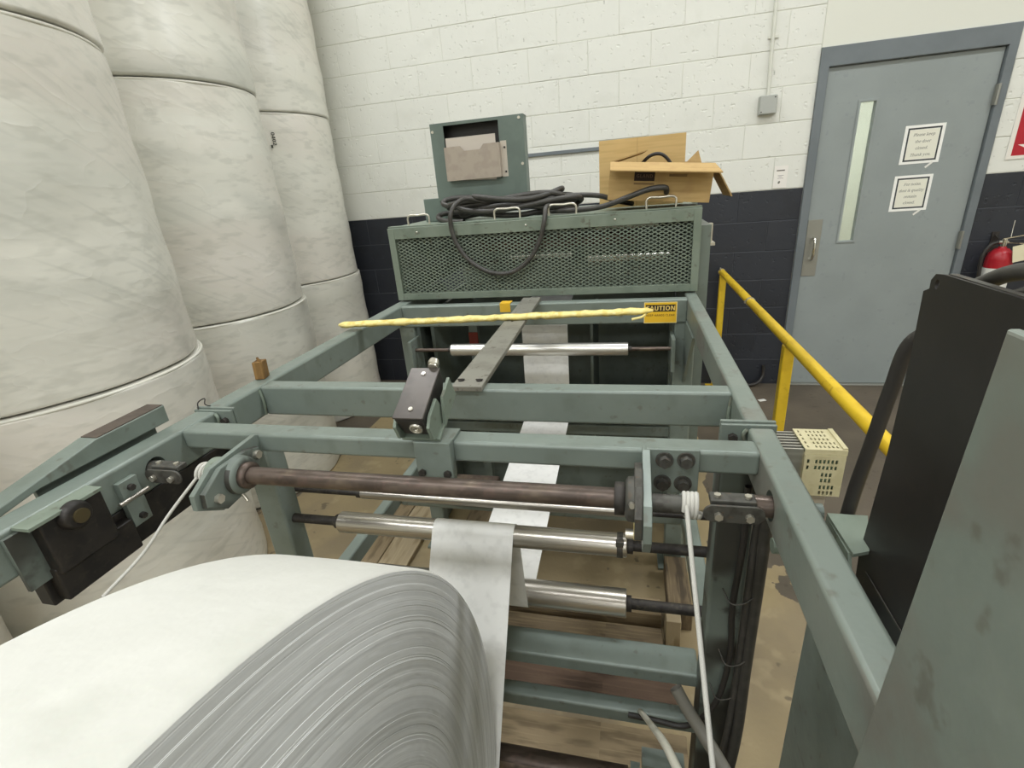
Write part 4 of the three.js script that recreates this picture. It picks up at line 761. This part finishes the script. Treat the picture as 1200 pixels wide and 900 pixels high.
{ // black shield, hoses, bracket and cabinet outside the right beam
  const s = thing('black_shield', 'tall black sheet shield standing outside the right beam', 'shield');
  const bx = -0.77, g = (u, v) => { const p = at(u, v, 'x', bx); return [p.z, p.y]; };
  const out = [g(1006, 652), g(1040, 530), g(1068, 412), g(1082, 341), g(1089, 338), g(1091, 328), g(1097, 321), g(1107, 322)];
  const far = [[3.95, out[7][1]], [3.95, 0.945], [out[0][0] + 0.006, 0.945]];
  const hole = at(1098, 333, 'x', bx);
  const shp = new THREE.Shape([...out, ...far].map(([z, y]) => new THREE.Vector2(-z, y)));
  const hp = new THREE.Path(); hp.absellipse(-hole.z, hole.y, 0.004, 0.006, 0, Math.PI * 2); shp.holes.push(hp);
  part('sheet', new THREE.ExtrudeGeometry(shp, { depth: 0.004, bevelEnabled: false }).rotateY(Math.PI / 2).translate(bx, 0, 0), M.black, s);
  part('fold_line', box(bx - 0.0016, bx, 0.984, 0.988, 3.2, 3.95, 0.0007), M.castIron, s);
  part('edge_bead', box(bx + 0.004, bx + 0.012, out[7][1] - 0.003, out[7][1] + 0.001, out[7][0], 3.95), M.castIron, s);
  settle(s);
  { const sh = new THREE.Shape([[-0.74, -3.11], [-0.80, -3.11], [-0.797, -3.21], [-0.772, -3.2]].map(([x, y]) => new THREE.Vector2(x, y)));
    single('shield_bracket', [slabX([[3.11, 1.02], [3.2, 1.02], [3.24, 0.95], [3.11, 0.95]], -0.80, -0.795), new THREE.ExtrudeGeometry(sh, { depth: 0.006, bevelEnabled: false }).rotateX(-Math.PI / 2).translate(0, 1.02, 0), cyl(V(-0.80, 0.99, 3.16), V(RO, 0.99, 3.16), 0.013, 20)], M.sage, 'small grey-green bracket between the right beam and the black shield', 'bracket'); }
  single('black_hose', tube([at(992, 606, 'z', 3.09), at(1003, 570, 'z', 3.09), at(1025, 510, 'z', 3.09), at(1045, 455, 'z', 3.09), at(1070, 400, 'z', 3.10), V(-0.70, 1.36, 3.13), V(-0.66, 1.42, 3.2)], 0.0105, 60, 12), M.rubber, 'thick black hose rising along the front edge of the black shield', 'hose');
  single('shop_hose', tube([at(1122, 345, 'x', -0.74), at(1150, 333, 'x', -0.74), at(1200, 318, 'x', -0.74), V(-0.74, 1.465, 3.5), V(-0.74, 1.45, 3.7)], 0.009, 50, 12), M.cable, 'grey-black hose lying over the top edge of the black shield', 'hose');
  single('shop_hose', tube([at(1165, 352, 'x', -0.745), at(1190, 346, 'x', -0.745), at(1215, 342, 'x', -0.745), V(-0.745, 1.43, 3.6)], 0.006, 40, 12), M.cable, 'slimmer second hose under the one on the black shield', 'hose');
  const c = thing('under_cabinet', 'grey-green metal cabinet under the right beam', 'cabinet');
  part('body', box(-0.838, -0.6, 0.06, 0.94, 3.2, 4.1, 0.004), M.green, c);
  part('foot', box(-0.84, -0.62, 0, 0.06, 3.24, 4.06), M.green, c);
  settle(c);
}
{ // yellow handrail
  const t = thing('handrail', 'yellow painted pipe handrail beside the machine', 'handrail');
  const x = -0.475, y = 0.885, z0 = 0.05;
  part('top_pipe', cyl(V(x, y, z0 - 0.02), V(x, y, 4.6), 0.022, 28), M.yellow, t);
  part('end_cap', [cyl(V(x, y, z0 - 0.026), V(x, y, z0 - 0.018), 0.025, 20), cyl(V(x - 0.01, y + 0.015, z0), V(x - 0.016, y + 0.035, z0), 0.006, 8)], M.zinc, t);
  for (const z of [0.09, 1.72, 3.9]) { part('post', box(x - 0.022, x + 0.022, 0.008, y - 0.012, z - 0.02, z + 0.02, 0.006), M.yellow, t); part('base_plate', box(x - 0.06, x + 0.06, 0, 0.008, z - 0.06, z + 0.06, 0.001), M.yellow, t); }
  part('band_clamp', [latheXY(x, y, 0.98)], M.zinc, t);
  settle(t);
  function latheXY(cx, cy, cz) { const g = new THREE.LatheGeometry([[0.0225, -0.008], [0.025, -0.008], [0.025, 0.008], [0.0225, 0.008]].map(([r, h]) => new THREE.Vector2(r, h)), 28); g.rotateX(Math.PI / 2); g.translate(cx, cy, cz); return join([g, box(cx - 0.032, cx - 0.02, cy - 0.006, cy + 0.006, cz - 0.008, cz + 0.008)]); }
}
{ // timber on the floor under the frame
  const plank = (x0, x1, y0, y1, z0, z1, m, l, turn = 0) => { const g = box(-(x1 - x0) / 2, (x1 - x0) / 2, 0, y1 - y0, -(z1 - z0) / 2, (z1 - z0) / 2, 0.004); if (turn) g.rotateY(turn); const ac = x1 - x0 > z1 - z0; g.translate((x0 + x1) / 2, y0, (z0 + z1) / 2); const q = single('plank', g, m, l, 'plank'); if (ac) { const uv = q.geometry.attributes.uv; for (let i = 0; i < uv.count; i++) uv.setXY(i, uv.getY(i), uv.getX(i)); } return q; };
  plank(-2.37, -2.248, 0, 0.022, 1.45, 2.62, M.wood, 'brown floor plank next to the lower left rail');
  plank(-2.243, -2.1, 0, 0.024, 1.45, 2.62, M.woodPale, 'pale floor plank beside the brown one under the frame');
  plank(-1.93, -1.77, 0, 0.02, 1.8, 2.36, M.wood, 'tan floor plank under the threaded paper strip');
  plank(-0.975, -0.89, 0, 0.09, 2.16, 2.45, M.woodOld, 'rough weathered timber lying along the right side under the frame');
  plank(-1.9, -1.0, 0, 0.07, 2.38, 2.46, M.wood, 'brown timber lying across the floor below the lower roller');
  plank(-1.9, -1.0, 0, 0.05, 2.5, 2.585, M.woodOld, 'dark timber lying across the floor nearest the lower beam');
  single('wood_offcut', box(-0.99, -0.94, 0.0, 0.13, 2.46, 2.54, 0.003), M.woodPale, 'pale squared wood offcut at the end of the cross timbers', 'wood block');
  plank(-1.9, -0.97, 0, 0.05, 2.64, 2.8, M.woodRed, 'dark reddish board on the floor between the two lower beams');
  plank(-1.9, -0.95, 0, 0.03, 2.86, 2.98, M.wood, 'light brown board on the floor beside the brown pipe');
  single('rusty_casting', [box(-1.78, -1.60, 0.49, 0.56, 2.34, 2.44, 0.01), cyl(V(-1.85, 0.53, 2.39), V(-1.6, 0.53, 2.39), 0.03, 20)], M.rust, 'rusty brown casting on the inner cross beam left of the paper strip', 'casting');
  single('yellow_fitting', [box(-1.27, -1.2, 0.49, 0.545, 2.36, 2.40, 0.005), bar(V(-1.24, 0.53, 2.4), V(-1.22, 0.5, 2.44), 0.01, 0.01)], M.tape, 'small yellow fitting on the inner cross beam', 'fitting');
  for (const [x, z] of [[-0.48, 0.25]]) single('paper_scrap', new THREE.BoxGeometry(0.05, 0.003, 0.03).rotateY(0.4).translate(at(893, 469, 'y', 0.002).x, 0.002, at(893, 469, 'y', 0.002).z), M.white, 'white scrap of paper on the floor near the wall', 'scrap');
}
renderer.render(scene, camera);
